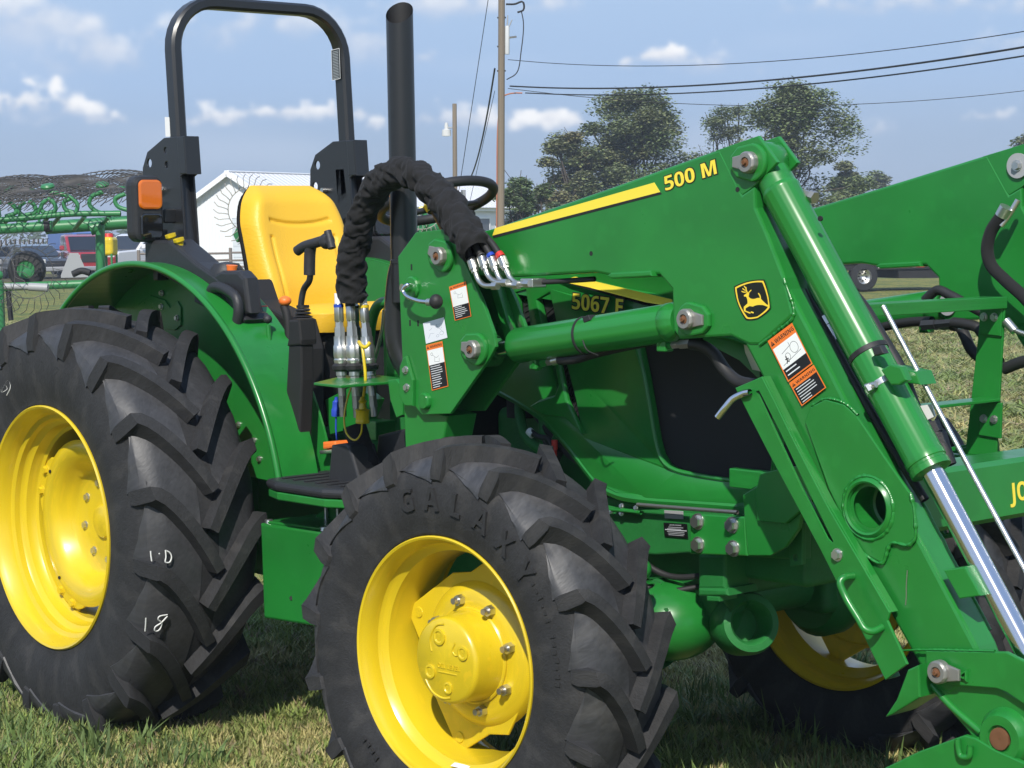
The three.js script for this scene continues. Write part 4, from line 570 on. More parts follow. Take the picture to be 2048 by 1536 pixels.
// hood
{
  // the flanks draw in towards the nose from x = 2.16 on
  const drawIn = (g) => { const p = g.attributes.position; for (let i = 0; i < p.count; i++) { const x = p.getX(i), z = p.getZ(i), e = x > 2.16 && Math.abs(z) > .2 ? .2 * (x - 2.16) : 0; if (e) p.setXYZ(i, x - .9 * e, p.getY(i) - .17 * e, z - Math.sign(z) * e); } return creased(g, .62); };
  const flank = (n, g, m, par) => part(n, drawIn(Array.isArray(g) ? merge(g) : g.index ? g.toNonIndexed() : g), m, par);
  const hood = sub('hood', tractor), Z = .295;
  const outer = [[2.206,0.912],[2.413,0.92],[2.548,0.926],[2.626,0.927],[2.674,0.954],[2.688,1.033],[2.69,1.262],[2.656,1.414],[2.562,1.495],[2.421,1.529],[2.311,1.545],[1.832,1.555],[1.612,1.558],[1.509,1.537],[1.502,1.299],[1.516,1.202],[1.575,1.18],[1.687,1.147],[1.789,1.106],[1.901,1.029],[1.972,0.968],[2.019,0.935],[2.091,0.916]];
  const grille = [[2.171,1.387],[2.211,1.241],[2.247,1.079],[2.261,1.042],[2.284,1.017],[2.321,1.004],[2.396,0.997],[2.575,0.992],[2.647,0.991],[2.668,1.018],[2.67,1.261],[2.647,1.337],[2.561,1.365],[2.419,1.379],[2.289,1.385]];
  const wedge = [[1.769,1.452],[1.826,1.474],[1.849,1.396],[1.893,1.269],[1.929,1.172],[1.956,1.077],[1.907,1.116],[1.866,1.168],[1.833,1.253]];
  const vent = [[1.677,1.472],[1.722,1.48],[1.737,1.394],[1.749,1.322],[1.696,1.32],[1.684,1.392]];
  for (const s of [1, -1]) {
    const p = flank('side_panel', sideOf(s)(plate(outer, Z - .03, Z, { bevel: .008, holes: [grille, wedge, vent] })), M.green, hood);
    flank('grille_frame', sideOf(s)(tube(grille.map((q) => at(q, Z)), .006, 90, 8, true)), M.green, p);
    flank('grille_mesh', sideOf(s)(plate(grille, Z - .032, Z - .026, { bevel: 0 })), M.mesh ??= mat(lin(1, 1, 1), .65, 0, { map: noiseTex(128, (u, v) => { const k = (Math.sin(u * 6.2832 * 16) * Math.sin(v * 6.2832 * 16)) > .1 ? .03 : .11; return [k, k * 1.02, k * 1.06]; }, true, 10) }), p);
    part('vent_mesh', sideOf(s)([plate(wedge, Z - .034, Z - .028, { bevel: 0 }), plate(vent, Z - .034, Z - .028, { bevel: 0 })]), M.blackMatte, p);
    const bars = []; const slat = (a, b) => bars.push(tube([at(a, Z - .026), at(b, Z - .026)], .0018, 2, 5)); const Q = [[1.781,1.423],[1.838,1.453],[1.948,1.088],[1.842,1.236],[1.686,1.465],[1.726,1.474],[1.744,1.33],[1.7,1.329]];
    for (let i = 0; i < 26; i++) { const t = i / 25; const a = [lerp(Q[0][0], Q[2][0], t), lerp(Q[0][1], Q[2][1], t)], w = lerp(.055, .006, t); slat([a[0] - .01, a[1] - .02], [a[0] + w, a[1] + .022]); } for (let i = 0; i < 9; i++) { const t = i / 8, a = [lerp(Q[4][0], Q[7][0], t), lerp(Q[4][1], Q[7][1], t)]; slat(a, [a[0] + .045, a[1] + .02]); }
    for (const b of bars) part('vent_slat', sideOf(s)(b), M.plastic, p);
    flank('lower_lip', sideOf(s)(tube([...[[1.516,1.202],[1.687,1.15],[1.789,1.108],[1.901,1.03],[1.977,0.968],[2.023,0.935],[2.095,0.915],[2.206,0.912],[2.413,0.92],[2.626,0.927]].map((q) => at(q, Z - .014))], .016, 70, 8)), M.green, p);
    part('spear_rib', sideOf(s)([plate([[1.846,1.311],[1.863,1.326],[1.908,1.171],[1.971,1.079],[1.897,1.121],[1.801,1.122],[1.747,1.145],[1.787,1.165],[1.856,1.183],[1.873,1.212]], Z - .004, Z + .014, { bevel: .006 })]), M.green, p);
    flank('stripe', sideOf(s)(plate([[1.872,1.507],[1.939,1.52],[2.316,1.465],[2.316,1.446],[2.217,1.454],[2,1.49]], Z + .001, Z + .003, { bevel: 0 })), M.decalYellow, p);
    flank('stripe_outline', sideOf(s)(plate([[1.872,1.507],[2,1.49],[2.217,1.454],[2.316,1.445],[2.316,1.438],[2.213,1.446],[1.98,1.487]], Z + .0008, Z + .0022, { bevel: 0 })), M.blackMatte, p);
  }
  const a = [[1.922,1.43],[2.13,1.415]]; letterSide('5067 E', a[0], a[1], Z + .002, M.decalYellow, hood, M.blackMatte, .88);
  // top cover: rounded cross-sections from the cowl to the nose
  const xs = [[1.32, 1.60, .275], [1.5, 1.585, .285], [1.75, 1.56, .288], [2.0, 1.535, .286], [2.2, 1.50, .275], [2.38, 1.45, .245], [2.48, 1.40, .21], [2.54, 1.33, .17]], pos = [], idx = [], nS = 18;
  xs.forEach(([x, top, w]) => { for (let j = 0; j <= nS; j++) { const u = j / nS * Math.PI, cx = Math.cos(u), sy = Math.sin(u); const z = w * Math.sign(cx) * Math.pow(Math.abs(cx), .45), y = top - .1 + .1 * Math.pow(Math.max(0, sy), .55); pos.push(x, y, z); } });
  for (let i = 0; i < xs.length - 1; i++) for (let j = 0; j < nS; j++) { const k = i * (nS + 1) + j; idx.push(k, k + 1, k + nS + 2, k, k + nS + 2, k + nS + 1); }
  const tg = new THREE.BufferGeometry(); tg.setAttribute('position', new THREE.Float32BufferAttribute(pos, 3)); tg.setAttribute('uv', new THREE.Float32BufferAttribute(new Float32Array(pos.length / 3 * 2), 2)); tg.setIndex(idx); tg.computeVertexNormals(); part('top_cover', tg, M.green, hood);
  part('nose', [plateY([[2.3, -.225], [2.46, -.195], [2.53, -.13], [2.545, 0], [2.53, .13], [2.46, .195], [2.3, .225]], .93, 1.3, { bevel: .02 })], M.blackMatte, hood);
  for (const s of [1, -1]) flank('headlight', sideOf(s)(plate([[2.556,1.392],[2.621,1.4],[2.637,1.285],[2.594,1.29],[2.569,1.334]], .26, .29, { bevel: .006 })), M.lens, hood);
  part('radiator_core', box(2.22, 2.28, .95, 1.38, -.22, .22), M.blackMatte, hood); part('battery', box(2.32, 2.44, .95, 1.15, -.17, .17, .01), M.plastic, hood);
  part('cowl', [plate([[.88, 1.15], [1.34, 1.15], [1.36, 1.57], [1.2, 1.6], [1.0, 1.57], [.92, 1.52], [.88, 1.42]], -.2, .2, { bevel: .05 })], M.green, hood);
  part('instrument_panel', plate([[1.0, 1.54], [1.14, 1.57], [1.16, 1.63], [1.08, 1.66], [.98, 1.62]], -.12, .12, { bevel: .03 }), M.plastic, hood);
}
// exhaust stack
{
  const e = sub('exhaust', tractor), z = .42, c = [[1.327,2.296],[1.317,1.972],[1.308,1.659],[1.308,1.57],[1.285,1.532],[1.277,1.313],[1.299,1.215]];
  const top = c[0], x = (top[0] + c[2][0]) / 2, r = .0405;
  const stack = new THREE.CylinderGeometry(r, r, .86, 40, 1, true); { const p = stack.attributes.position; for (let i = 0; i < p.count; i++) if (p.getY(i) > .4) p.setY(i, p.getY(i) - .035 * ((p.getX(i) * .6 + p.getZ(i) * .8) / r) ); } stack.translate(x, c[2][1] + .43 - .215, z); const st2 = stack.clone(); stack.computeVertexNormals();
  part('stack_pipe', [stack], M.black, e); const inner = st2; { const p = inner.attributes.position; for (let i = 0; i < p.count; i++) { p.setX(i, x + (p.getX(i) - x) * .94); p.setZ(i, z + (p.getZ(i) - z) * .94); } inner.computeVertexNormals(); } part('stack_bore', inner, M.blackMatte, e);
  part('stack_clamp', turned([x, c[3][1] - .0, z], [x, c[3][1] + .2, z], [[.036, -.012], [.043, -.01], [.043, 0], [.038, .004], [.038, .05], [.0405, .06]]), M.black, e);
  part('lower_pipe', [tube([at([x - .004, c[3][1]], z), at([c[5][0] + .01, c[4][1] - .02], z), at(c[5], z), at([c[6][0] + .02, c[6][1]], z - .03), at([c[6][0] + .12, c[6][1] - .09], z - .12)], .036, 40, 20)], M.black, e);
}
// roll bar
{
  const rb = sub('roll_bar', tractor), zc = .365, tw = .042, td = .062;
  // upper hoop, swept as a rectangular tube
  const path = new THREE.CurvePath(), X = -.028, rad = .17, yT = 2.478, yB = 1.93, lean = (y) => X - (y - 1.9) * .06, P = (y, z) => new THREE.Vector3(lean(y), y, z);
  const pts = []; pts.push(P(yB, zc)); for (let k = 0; k <= 8; k++) { const a = k / 8 * Math.PI / 2; pts.push(P(yT - rad + rad * Math.sin(a), zc - rad + rad * Math.cos(a))); } for (let k = 0; k <= 8; k++) { const a = k / 8 * Math.PI / 2; pts.push(P(yT - rad + rad * Math.cos(a), -(zc - rad) - rad * Math.sin(a))); } pts.push(P(yB, -zc));
  const pos = [], rings = pts.map((p, i) => { const a = pts[Math.max(0, i - 1)], b = pts[Math.min(pts.length - 1, i + 1)], t = b.clone().sub(a).normalize(), dx = new THREE.Vector3(1, 0, 0).addScaledVector(t, -t.x).normalize(), n = new THREE.Vector3().crossVectors(t, dx); const c = .009, q = []; for (const [sx, sn] of [[1, 1], [-1, 1], [-1, -1], [1, -1]]) { const hx = td / 2, hn = tw / 2; const o = sx * sn > 0 ? [[hx, hn - c], [hx - c, hn]] : [[hx - c, hn], [hx, hn - c]]; for (const [u, v] of o) q.push(p.clone().addScaledVector(dx, sx * u).addScaledVector(n, sn * v)); } return q; });
  for (let i = 0; i < rings.length - 1; i++) for (let j = 0; j < 8; j++) { const a = rings[i][j], b = rings[i][(j + 1) % 8], c = rings[i + 1][(j + 1) % 8], d = rings[i + 1][j]; for (const v of [a, b, c, a, c, d]) pos.push(v.x, v.y, v.z); }
  const hg = new THREE.BufferGeometry(); hg.setAttribute('position', new THREE.Float32BufferAttribute(pos, 3)); part('hoop', creased(hg, .6), M.black, rb);
  for (const s of [1, -1]) {
    const S = sideOf(s), Zo = zc + tw / 2 + .001, l = (y) => lean(y);
    part('hinge_plate', S(plate([[l(2.0) + .04, 2.0], [l(2.0) - .05, 2.0], [-.2, 1.955], [-.235, 1.90], [-.24, 1.82], [-.19, 1.72], [-.12, 1.6], [.0, 1.56], [.04, 1.6], [.02, 1.86], [.055, 1.875], [.04, 2.0]], Zo, Zo + .008, { holes: [[-.187, 1.915, .015], [-.205, 1.835, .015], [-.075, 1.955, .011], [-.07, 1.905, .011]] })), M.black, rb);
    part('hinge_plate', S(plate([[l(2.0) + .04, 2.0], [l(2.0) - .05, 2.0], [-.2, 1.955], [-.235, 1.90], [-.24, 1.82], [-.19, 1.72], [-.12, 1.6], [.0, 1.56], [.04, 1.6], [.02, 1.86], [.055, 1.875], [.04, 2.0]], zc - tw / 2 - .009, zc - tw / 2 - .001, { holes: [[-.187, 1.915, .016], [-.205, 1.835, .016]] })), M.black, rb);
    part('collar', S(plate([[.012, 1.868], [.062, 1.868], [.052, 2.0], [.004, 2.0]], zc - tw / 2 - .0105, Zo + .0095, { bevel: .004 })), M.black, rb);
    part('lower_post', S(plate([[-.075, 1.9], [-.012, 1.9], [.012, 1.72], [.04, 1.52], [-.04, 1.52], [-.06, 1.7]], zc - .03, zc + .021, { bevel: .006 })), M.black, rb);
    const p = [-.135, 1.818]; part('lock_pin', S(merge([cyl([p[0], p[1], zc - .05], [p[0], p[1], Zo + .045], .010), cyl([p[0], p[1], Zo + .011], [p[0], p[1], Zo + .02], .018)])), M.zinc, rb);
    part('clip', S(tube([[p[0] + .06, p[1] + .0, Zo + .02], [p[0], p[1] + .0, Zo + .04], [p[0] - .02, p[1] - .02, Zo + .03]], .004, 12, 6)), M.zinc, rb);
  }
  part('sticker', plate([[-0.086,2.073],[-0.056,2.071],[-0.053,2.003],[-0.084,2.004]], .3862, .3872, { bevel: 0 }), M.white, rb);
  { const q = [-0.076,2.228,-0.333]; sheet('warning_sticker', [[-0.076,2.226,-0.333], [-0.022,2.23,-0.333], [-0.024,2.343,-0.333], [-0.078,2.34,-0.333]].map((p) => [p[0] - .0, p[1], p[2]]), canvasTex(96, 256, (c, w, h) => { c.fillStyle = '#d8dadb'; c.fillRect(0, 0, w, h); c.fillStyle = '#22262a'; c.fillRect(5, 5, w - 10, h - 10); c.fillStyle = '#9aa0a3'; for (let y = 18; y < 240; y += 13) c.fillRect(14, y, 66, 6); }), rb); }
}
// seat
{
  const seat = sub('operator_seat', tractor);
  const grid = (f, nu, nv) => { const pos = [], uv = [], idx = []; for (let i = 0; i <= nu; i++) for (let j = 0; j <= nv; j++) { pos.push(...f(i / nu, j / nv)); uv.push(i / nu * 2, j / nv * 2); } for (let i = 0; i < nu; i++) for (let j = 0; j < nv; j++) { const a = i * (nv + 1) + j, b = a + nv + 1; idx.push(a, b, b + 1, a, b + 1, a + 1); } const g = new THREE.BufferGeometry(); g.setAttribute('position', new THREE.Float32BufferAttribute(pos, 3)); g.setAttribute('uv', new THREE.Float32BufferAttribute(uv, 2)); g.setIndex(idx); g.computeVertexNormals(); return g; };
  const yb = 1.30, yt = 1.83, xb = .17, halfW = (v) => .212 * (v < .35 ? lerp(.88, 1, v / .35) : v < .72 ? 1 : lerp(1, .74, Math.pow((v - .72) / .28, 1.6)));
  const back = (front) => (u, v) => { // rounded-edge cushion: u across, v up
    const s = u * 2 - 1, e = Math.pow(Math.abs(s), 6), w = halfW(v); const tv = Math.pow(Math.max(0, (v - .86) / .14), 2.4), bv = Math.pow(Math.max(0, (.06 - v) / .06), 2), z = w * s * (1 - .18 * tv * Math.abs(s)); let y = lerp(yb, yt, v), x = xb - .10 * v - .04 * v * v;
    if (front) { const bol = Math.pow(Math.abs(s), 3) * .065 * (1 - .55 * v), pad = .02 * Math.exp(-Math.pow((v - .34) / .16, 2)) * (1 - Math.pow(Math.abs(s), 4)); x += (.078 + bol + pad) * (1 - .85 * e * e) * (1 - tv * .75) * (1 - bv * .5);
      const cr = Math.abs(v - (.735 + .055 * s * s * 1.5)); if (Math.abs(s) < .62) x -= .010 * Math.exp(-Math.pow(cr / .011, 2)); const cs = Math.abs(Math.abs(s) - (.56 + .08 * Math.sin(v * 3))); if (v > .12 && v < .66) x -= .009 * Math.exp(-Math.pow(cs / .03, 2)); }
    return [x, y, z - .012]; };
  part('backrest', [grid(back(true), 72, 90)], M.seat, seat);
  part('backrest_shell', [grid((u, v) => { const p = back(false)(u, v); const s = u * 2 - 1; return [p[0] - .028 * (1 - s * s), p[1] - .004, p[2] * 1.02]; }, 30, 30), grid((u, v) => { const p = back(false)(u, v); return [p[0] + .012, p[1] - .004, p[2] * 1.025]; }, 30, 30)], M.blackMatte, seat);
  part('cushion', [grid((u, v) => { const a = u * 6.2832, c = Math.cos(a), s = Math.sin(a), ex = .42; const rx = .25, rz = .245, cx = Math.sign(c) * Math.pow(Math.abs(c), ex), sz = Math.sign(s) * Math.pow(Math.abs(s), ex); const t = v, k = t < .5 ? Math.pow(t * 2, .45) : 1, lift = t < .5 ? 1 - .35 * Math.pow(t * 2, 4) : lerp(.65, -.15, (t - .5) * 2), x = .37 + rx * cx * k * (t > .5 ? 1 - .06 * Math.pow((t - .5) * 2, 2) : .97), z = rz * sz * k * (t > .5 ? 1 : .99); const dish = t < .5 ? -.028 * (1 - Math.pow(Math.abs(z) / rz, 3)) * sstep(.55, .3, x) : 0; return [x, 1.335 + .085 * lift + dish, z]; }, 64, 40)], M.seat, seat);
  part('seat_base', [box(.15, .56, 1.14, 1.325, -.19, .19, .03), plate([[.12, 1.15], [.6, 1.15], [.55, 1.0], [.2, 1.0]], -.17, .17, { bevel: .01 })], M.blackMatte, seat);
  part('side_frame', sideOf(1)(plate([[.02, 1.3], [.1, 1.3], [.12, 1.48], [.03, 1.46]], .24, .27, { bevel: .006 })), M.blackMatte, seat);
}
// steering wheel
{
  const sw = sub('steering_wheel', tractor); sw.position.set(.93, 1.752, -.02); sw.rotation.z = .34;
  part('wheel_rim', new THREE.TorusGeometry(.19, .0165, 16, 64).rotateX(Math.PI / 2), M.rubberClean, sw); for (let i = 0; i < 3; i++) { const a = i * 2.094 + .5; part('spoke', cyl([0, -.02, 0], [Math.cos(a) * .185, 0, Math.sin(a) * .185], .011, .009, 10), M.black, sw); } part('hub', turned([0, -.03, 0], [0, .03, 0], [[.001, .04], [.04, .04], [.05, .02], [.04, 0]]), M.yellow, sw); part('column', cyl([0, -.02, 0], [.12, -.28, 0], .03, .05, 16), M.plastic, sw);
}
// fenders
for (const s of [1, -1]) {
  const f = sub('rear_fender', tractor), S = sideOf(s), r = .884, cy = .681, a0 = 9, a1 = 126, zo = .58, zi = .37;
  const arc = (q, st = 48) => Array.from({ length: st + 1 }, (_, i) => { const a = lerp(a0, a1, i / st) * Math.PI / 180; return [Math.cos(a) * q, cy + Math.sin(a) * q]; });
  { const seg = (b0, b1, q) => Array.from({ length: 37 }, (_, i) => { const a = lerp(b0, b1, i / 36) * Math.PI / 180; return [Math.cos(a) * q, cy + Math.sin(a) * q]; }); part('mudguard', S([plate([...seg(a0, 34, r), ...seg(a0, 34, r - .006).reverse()], zo - .15, zo, { bevel: .0015 }), plate([...seg(34, a1, r), ...seg(34, a1, r - .006).reverse()], zi - .008, zo, { bevel: .0015 })]), M.green, f); }
  part('rolled_edge', S(tube(arc(r - .004).map((p) => at(p, zo)), .011, 90, 10)), M.green, f);
  part('inner_panel', S(plate([...arc(r - .006), [-.3, 1.05], [-.1, .95], [.2, .84], [.86, .815]], zi - .008, zi, { bevel: .001 })), M.green, f);
  part('support_plate', S(plate([[-0.243,1.444],[-0.14,1.427],[-0.108,1.401],[-0.056,1.425],[-0.033,1.402],[-0.037,1.34],[-0.078,1.321],[-0.355,1.333],[-0.381,1.387]], zi, zi + .006)), M.green, f);
  for (const p of [[-0.159,1.452,0.377], [-0.162,1.404,0.377], [-0.279,1.358,0.377], [-0.059,1.365,0.377], [0.312,1.008,0.372], [0.405,0.96,0.372], [0.435,0.899,0.372]]) { const b = bolt([p[0], p[1], s * p[2]], [0, 0, s], .0085, 'bolt', M.zinc, f); }
  // console on top of the fender
  const con = [[-0.061,1.64],[0.106,1.642],[0.195,1.601],[0.272,1.564],[0.382,1.524],[0.421,1.506],[0.509,1.441],[0.542,1.385],[0.257,1.457],[-0.066,1.551]];
  const cs = part('console', S(plate(con, .40, .5, { bevel: .012 })), M.plastic, f); part('console_pod', S(plate([[0.376,1.524],[0.423,1.537],[0.525,1.537],[0.563,1.513],[0.584,1.399],[0.536,1.385],[0.387,1.439]], .44, .498, { bevel: .012 })), M.plastic, cs);
  part('console_trim', S(plate([[0.265,1.463],[0.55,1.396],[0.573,1.377],[0.548,1.356],[0.264,1.431]], .4, .505, { bevel: .004 })), M.plastic, cs);
  if (s > 0) {
    part('control_dome', [turned([0.371,1.51,0.44], [[0.371,1.51,0.44][0] + .02, 2, .44], [[.06, 0], [.056, .03], [.04, .05], [.001, .056]])], M.plastic, cs);
    part('orange_knob', [plate([[0.376,1.554],[0.388,1.554],[0.383,1.51],[0.364,1.51]], .42, .46), cyl([0.429,1.511,0.46], [0.434,1.554,0.46], .012, .019)], M.orange, cs);
    for (const p of [[0.139,1.619,0.475], [0.087,1.634,0.475]]) part('yellow_knob', turned(p, [p[0], p[1] + .1, p[2] + .03], [[.016, -.02], [.011, .0], [.013, .012], [.019, .018], [.019, .028], [.001, .03]]), M.yellow, cs);
    part('grab_handle', tube([[0.39,1.42,0.52], [0.392,1.46,0.52], [0.405,1.478,0.52], [0.445,1.483,0.52], [0.511,1.468,0.52], [0.549,1.447,0.52], [0.559,1.409,0.52], [0.544,1.36,0.52], [0.527,1.304,0.52]], .0175, 60, 14), M.plastic, f);
  } else part('grab_handle', S(tube([[0.39,1.42,0.52], [0.392,1.46,0.52], [0.445,1.483,0.52], [0.549,1.447,0.52], [0.559,1.409,0.52], [0.527,1.304,0.52]], .0175, 60, 14)), M.plastic, f);
  // warning lamp
  const L = sub('warning_lamp', tractor), rr = (z0, z1, y0, y1, q) => { const o = []; for (const [cz, cyy, b] of [[z1 - q, y1 - q, 0], [z0 + q, y1 - q, 1], [z0 + q, y0 + q, 2], [z1 - q, y0 + q, 3]]) for (let k = 0; k <= 5; k++) { const t = (b + k / 5) * Math.PI / 2; o.push([cz + Math.cos(t) * q, cyy + Math.sin(t) * q]); } return o; };
  const hz0 = .452, hz1 = .572;
  part('housing', S(plateX(rr(hz0, hz1, 1.635, 1.865, .035), -.06, .0, { bevel: .014 })), M.plastic, L);
  part('lens', S(plateX(rr(.460, .552, 1.748, 1.850, .02), -.01, .008, { bevel: .007 })), M.amber, L);
  part('lens', S(plateX(rr(.460, .548, 1.645, 1.734, .018), -.01, .006, { bevel: .006 })), M.glassDark, L);
  part('bracket', S(box(-.06, -.03, 1.5, 1.68, .42, .47, .006)), M.black, L);
  part('bracket', S(box(-.05, -.02, 1.7, 1.75, .38, .44, .006)), M.black, L);
}
// platform, tank box, levers, joystick
{
  const pf = sub('operator_platform', tractor);
  const flat = [[.80, .30], [.86, .63], [.95, .66], [1.2, .66], [1.34, .60], [1.46, .42], [1.46, .20], [.8, .2]];
  part('floor_mat', plateY(flat, .862, .892, { bevel: .012 }), M.plastic, pf); part('floor_plate', plateY(flat.map(([x, z]) => [x + .004, z - .006]), .835, .860, { bevel: .004 }), M.green, pf);
  const ribs = []; for (let i = 0; i < 7; i++) ribs.push(box(.9 + i * .06, .915 + i * .06, .892, .897, .3, .6, .002)); for (const g of ribs) part('tread_rib', g, M.plastic, pf);
  part('heel_block', [plate([[1.034,0.878],[1.058,1.002],[1.131,1.013],[1.152,1.005],[1.209,0.887]], .42, .52, { bevel: .008 })], M.plastic, pf);
  part('orange_pedal', plate([[0.843,0.987],[0.907,0.994],[0.917,0.976],[0.843,0.964]], .34, .4, { bevel: .006 }), M.orange, pf); part('pedal_pad', plate([[0.837,0.96],[0.906,0.968],[0.905,0.956],[0.839,0.948]], .33, .41, { bevel: .004 }), M.zinc, pf);
  part('side_shield', plate([[1.138,1.028],[1.29,1.061],[1.303,0.948],[1.17,0.852],[1.105,0.846]], .36, .4, { bevel: .008 }), M.plastic, pf);
  part('support', [plate([[0.849,0.843],[1.311,0.861],[1.311,0.873],[1,0.858]], .3, .6), box(.85, 1.4, .78, .835, .25, .3)], M.green, pf);
  const tb = sub('tank_box', tractor), zt = .57, o = [[0.728,0.731],[1.19,0.741],[1.178,0.444],[0.734,0.424]];
  part('box_body', plate(o, .2, zt, { bevel: .008, holes: [] }), M.green, tb); part('box_lid', plate([[0.74,0.739],[1.19,0.75],[1.19,0.741],[0.734,0.73]], .21, zt - .012, { bevel: .004 }), M.green, tb); part('drain_hole', cyl([0.898,0.51,0.571], [0.89,0.509,0.566], .007, .007, 14), M.blackMatte, tb);
  for (const p of [[0.747,0.73,0.55], [1.052,0.737,0.55]]) part('latch', [cyl(p, [p[0], p[1] + .012, p[2]], .012, .01, 8), cyl([p[0] - .015, p[1] + .008, p[2]], [p[0] + .018, p[1] + .012, p[2]], .005, .005, 6)], M.zinc, tb);
  part('bracket', [plate([[0.798,0.746],[0.877,0.786],[0.985,0.793],[0.983,0.732],[0.796,0.71]], .36, .4)], M.green, tb); for (const p of [[0.867,0.748,0.4], [0.932,0.751,0.4]]) part('stud', cyl([p[0], p[1] - .02, p[2] + .01], [p[0], p[1] + .03, p[2] + .01], .006), M.zinc, tb);
  const js = sub('joystick', tractor), z = .47;
  part('tower', plate([[0.767,1.299],[0.837,1.301],[0.835,1.19],[0.813,0.997],[0.779,0.978],[0.763,0.993],[0.747,1.154]], z - .05, z, { bevel: .006 }), M.blackMatte, js); part('tower_cap', plate([[0.781,1.38],[0.837,1.381],[0.845,1.318],[0.842,1.302],[0.766,1.296],[0.773,1.316]], z - .058, z + .006, { bevel: .006 }), M.blackMatte, js);
  const bz = z - .035; for (let i = 0; i < 4; i++) { const p = [0.802,1.386,0.445]; part('bellows', turned([p[0], p[1] + i * .0105, bz], [p[0], p[1] + 1, bz], [[.02, 0], [.033 - i * .004, .004], [.02, .009]]), M.rubberClean, js); }
  part('rod', tube([[0.802,1.395,0.445], [0.803,1.443,0.44], [0.811,1.478,0.435], [0.843,1.507,0.435], [0.85,1.546,0.435]], .0105, 30, 10), M.black, js);
  part('grip', [tube([[0.843,1.523,0.435], [0.845,1.558,0.435], [0.849,1.594,0.435], [0.858,1.621,0.435]], .0185, 12, 14), tube([[0.799,1.599,0.45], [0.826,1.612,0.445], [0.878,1.624,0.435], [0.911,1.633,0.42]], .0165, 24, 14), turned([0.925,1.627,0.43], [[0.925,1.627,0.43][0] + .04, [0.925,1.627,0.43][1] + .01, .43], [[.012, -.01], [.024, .0], [.026, .014], [.02, .026], [.001, .03]]), cyl([0.962,1.607,0.43], [0.94,1.661,0.43], .013, .012)], M.plastic, js);
  for (const p of [[0.827,1.286,0.45], [0.826,1.252,0.45]]) bolt(p, [1, 0, 0], .0075, 'bolt', M.zinc, js);
  const lv = sub('hydraulic_lever', tractor); part('lever_arm', tube([[0.586,1.42,0.36], [0.602,1.388,0.36], [0.615,1.289,0.36]], .014, 14, 10), M.blackMatte, lv); part('lever_knob', aimSphere([0.593,1.434,0.36], .021, .017, .021), M.orange, lv);
  const gl = sub('gear_lever', tractor); part('lever_arm', tube([[0.609,1.358,0.44], [0.619,1.277,0.44], [0.637,1.163,0.44]], .008, 14, 10), M.green, gl); part('lever_knob', aimSphere([0.607,1.378,0.44], .015, .015, .015), M.plastic, gl);
  const ps = sub('side_console', tractor); part('console_body', plate([[0.311,1.501],[0.354,1.433],[0.474,1.401],[0.575,1.37],[0.615,1.272],[0.6,0.938],[0.454,0.962],[0.351,1.365]], .22, .33, { bevel: .01 }), M.blackMatte, ps); part('red_switch', box(0, .03, 0, .03, 0, .03, .005).translate(...[0.464,1.388,0.36]), M.red, ps); for (const p of [[0.425,1.321,0.34], [0.439,1.3,0.34]]) bolt(p, [0, .2, 1], .009, 'bolt', M.zinc, ps);
  const rod = sub('hood_rod', tractor); part('rod', tube([[1.052,1.41,0.3], [1.04,1.347,0.3], [0.994,1.247,0.3]], .006, 14, 8), M.zinc, rod);
  const hr = sub('hand_rail', tractor); part('rail', tube([[1.137,1.438,0.34], [1.09,1.434,0.34], [1.059,1.412,0.34], [1.036,1.364,0.34], [1.023,1.285,0.34], [1.019,1.19,0.34]], .017, 30, 12), M.green, hr);
  part('inner_shield', [plate([[.86, .86], [1.42, .9], [1.42, 1.25], [1.1, 1.2], [.86, 1.1]], .1, .14), plate([[1.2, .9], [1.42, .9], [1.42, 1.2], [1.3, 1.2]], .3, .32)], M.greenCast, tractor);
  part('footboard', box(.5, 1.42, .84, .87, -.5, .25), M.plastic, tractor);
  part('control_bracket', [plate([[0.694,1.107],[0.862,1.165],[0.968,1.122],[0.912,1.038],[0.717,0.993]], .24, .28), box(.95, 1.05, 1.0, 1.06, .26, .34)], M.green, tractor);
}

// ---------- the front loader ----------
const loader = thing('front_loader', 'green front loader with long arms and hydraulic cylinders, mounted on the tractor', 'loader');
const ZO = .575, ZI = .49, ZC = .5325;
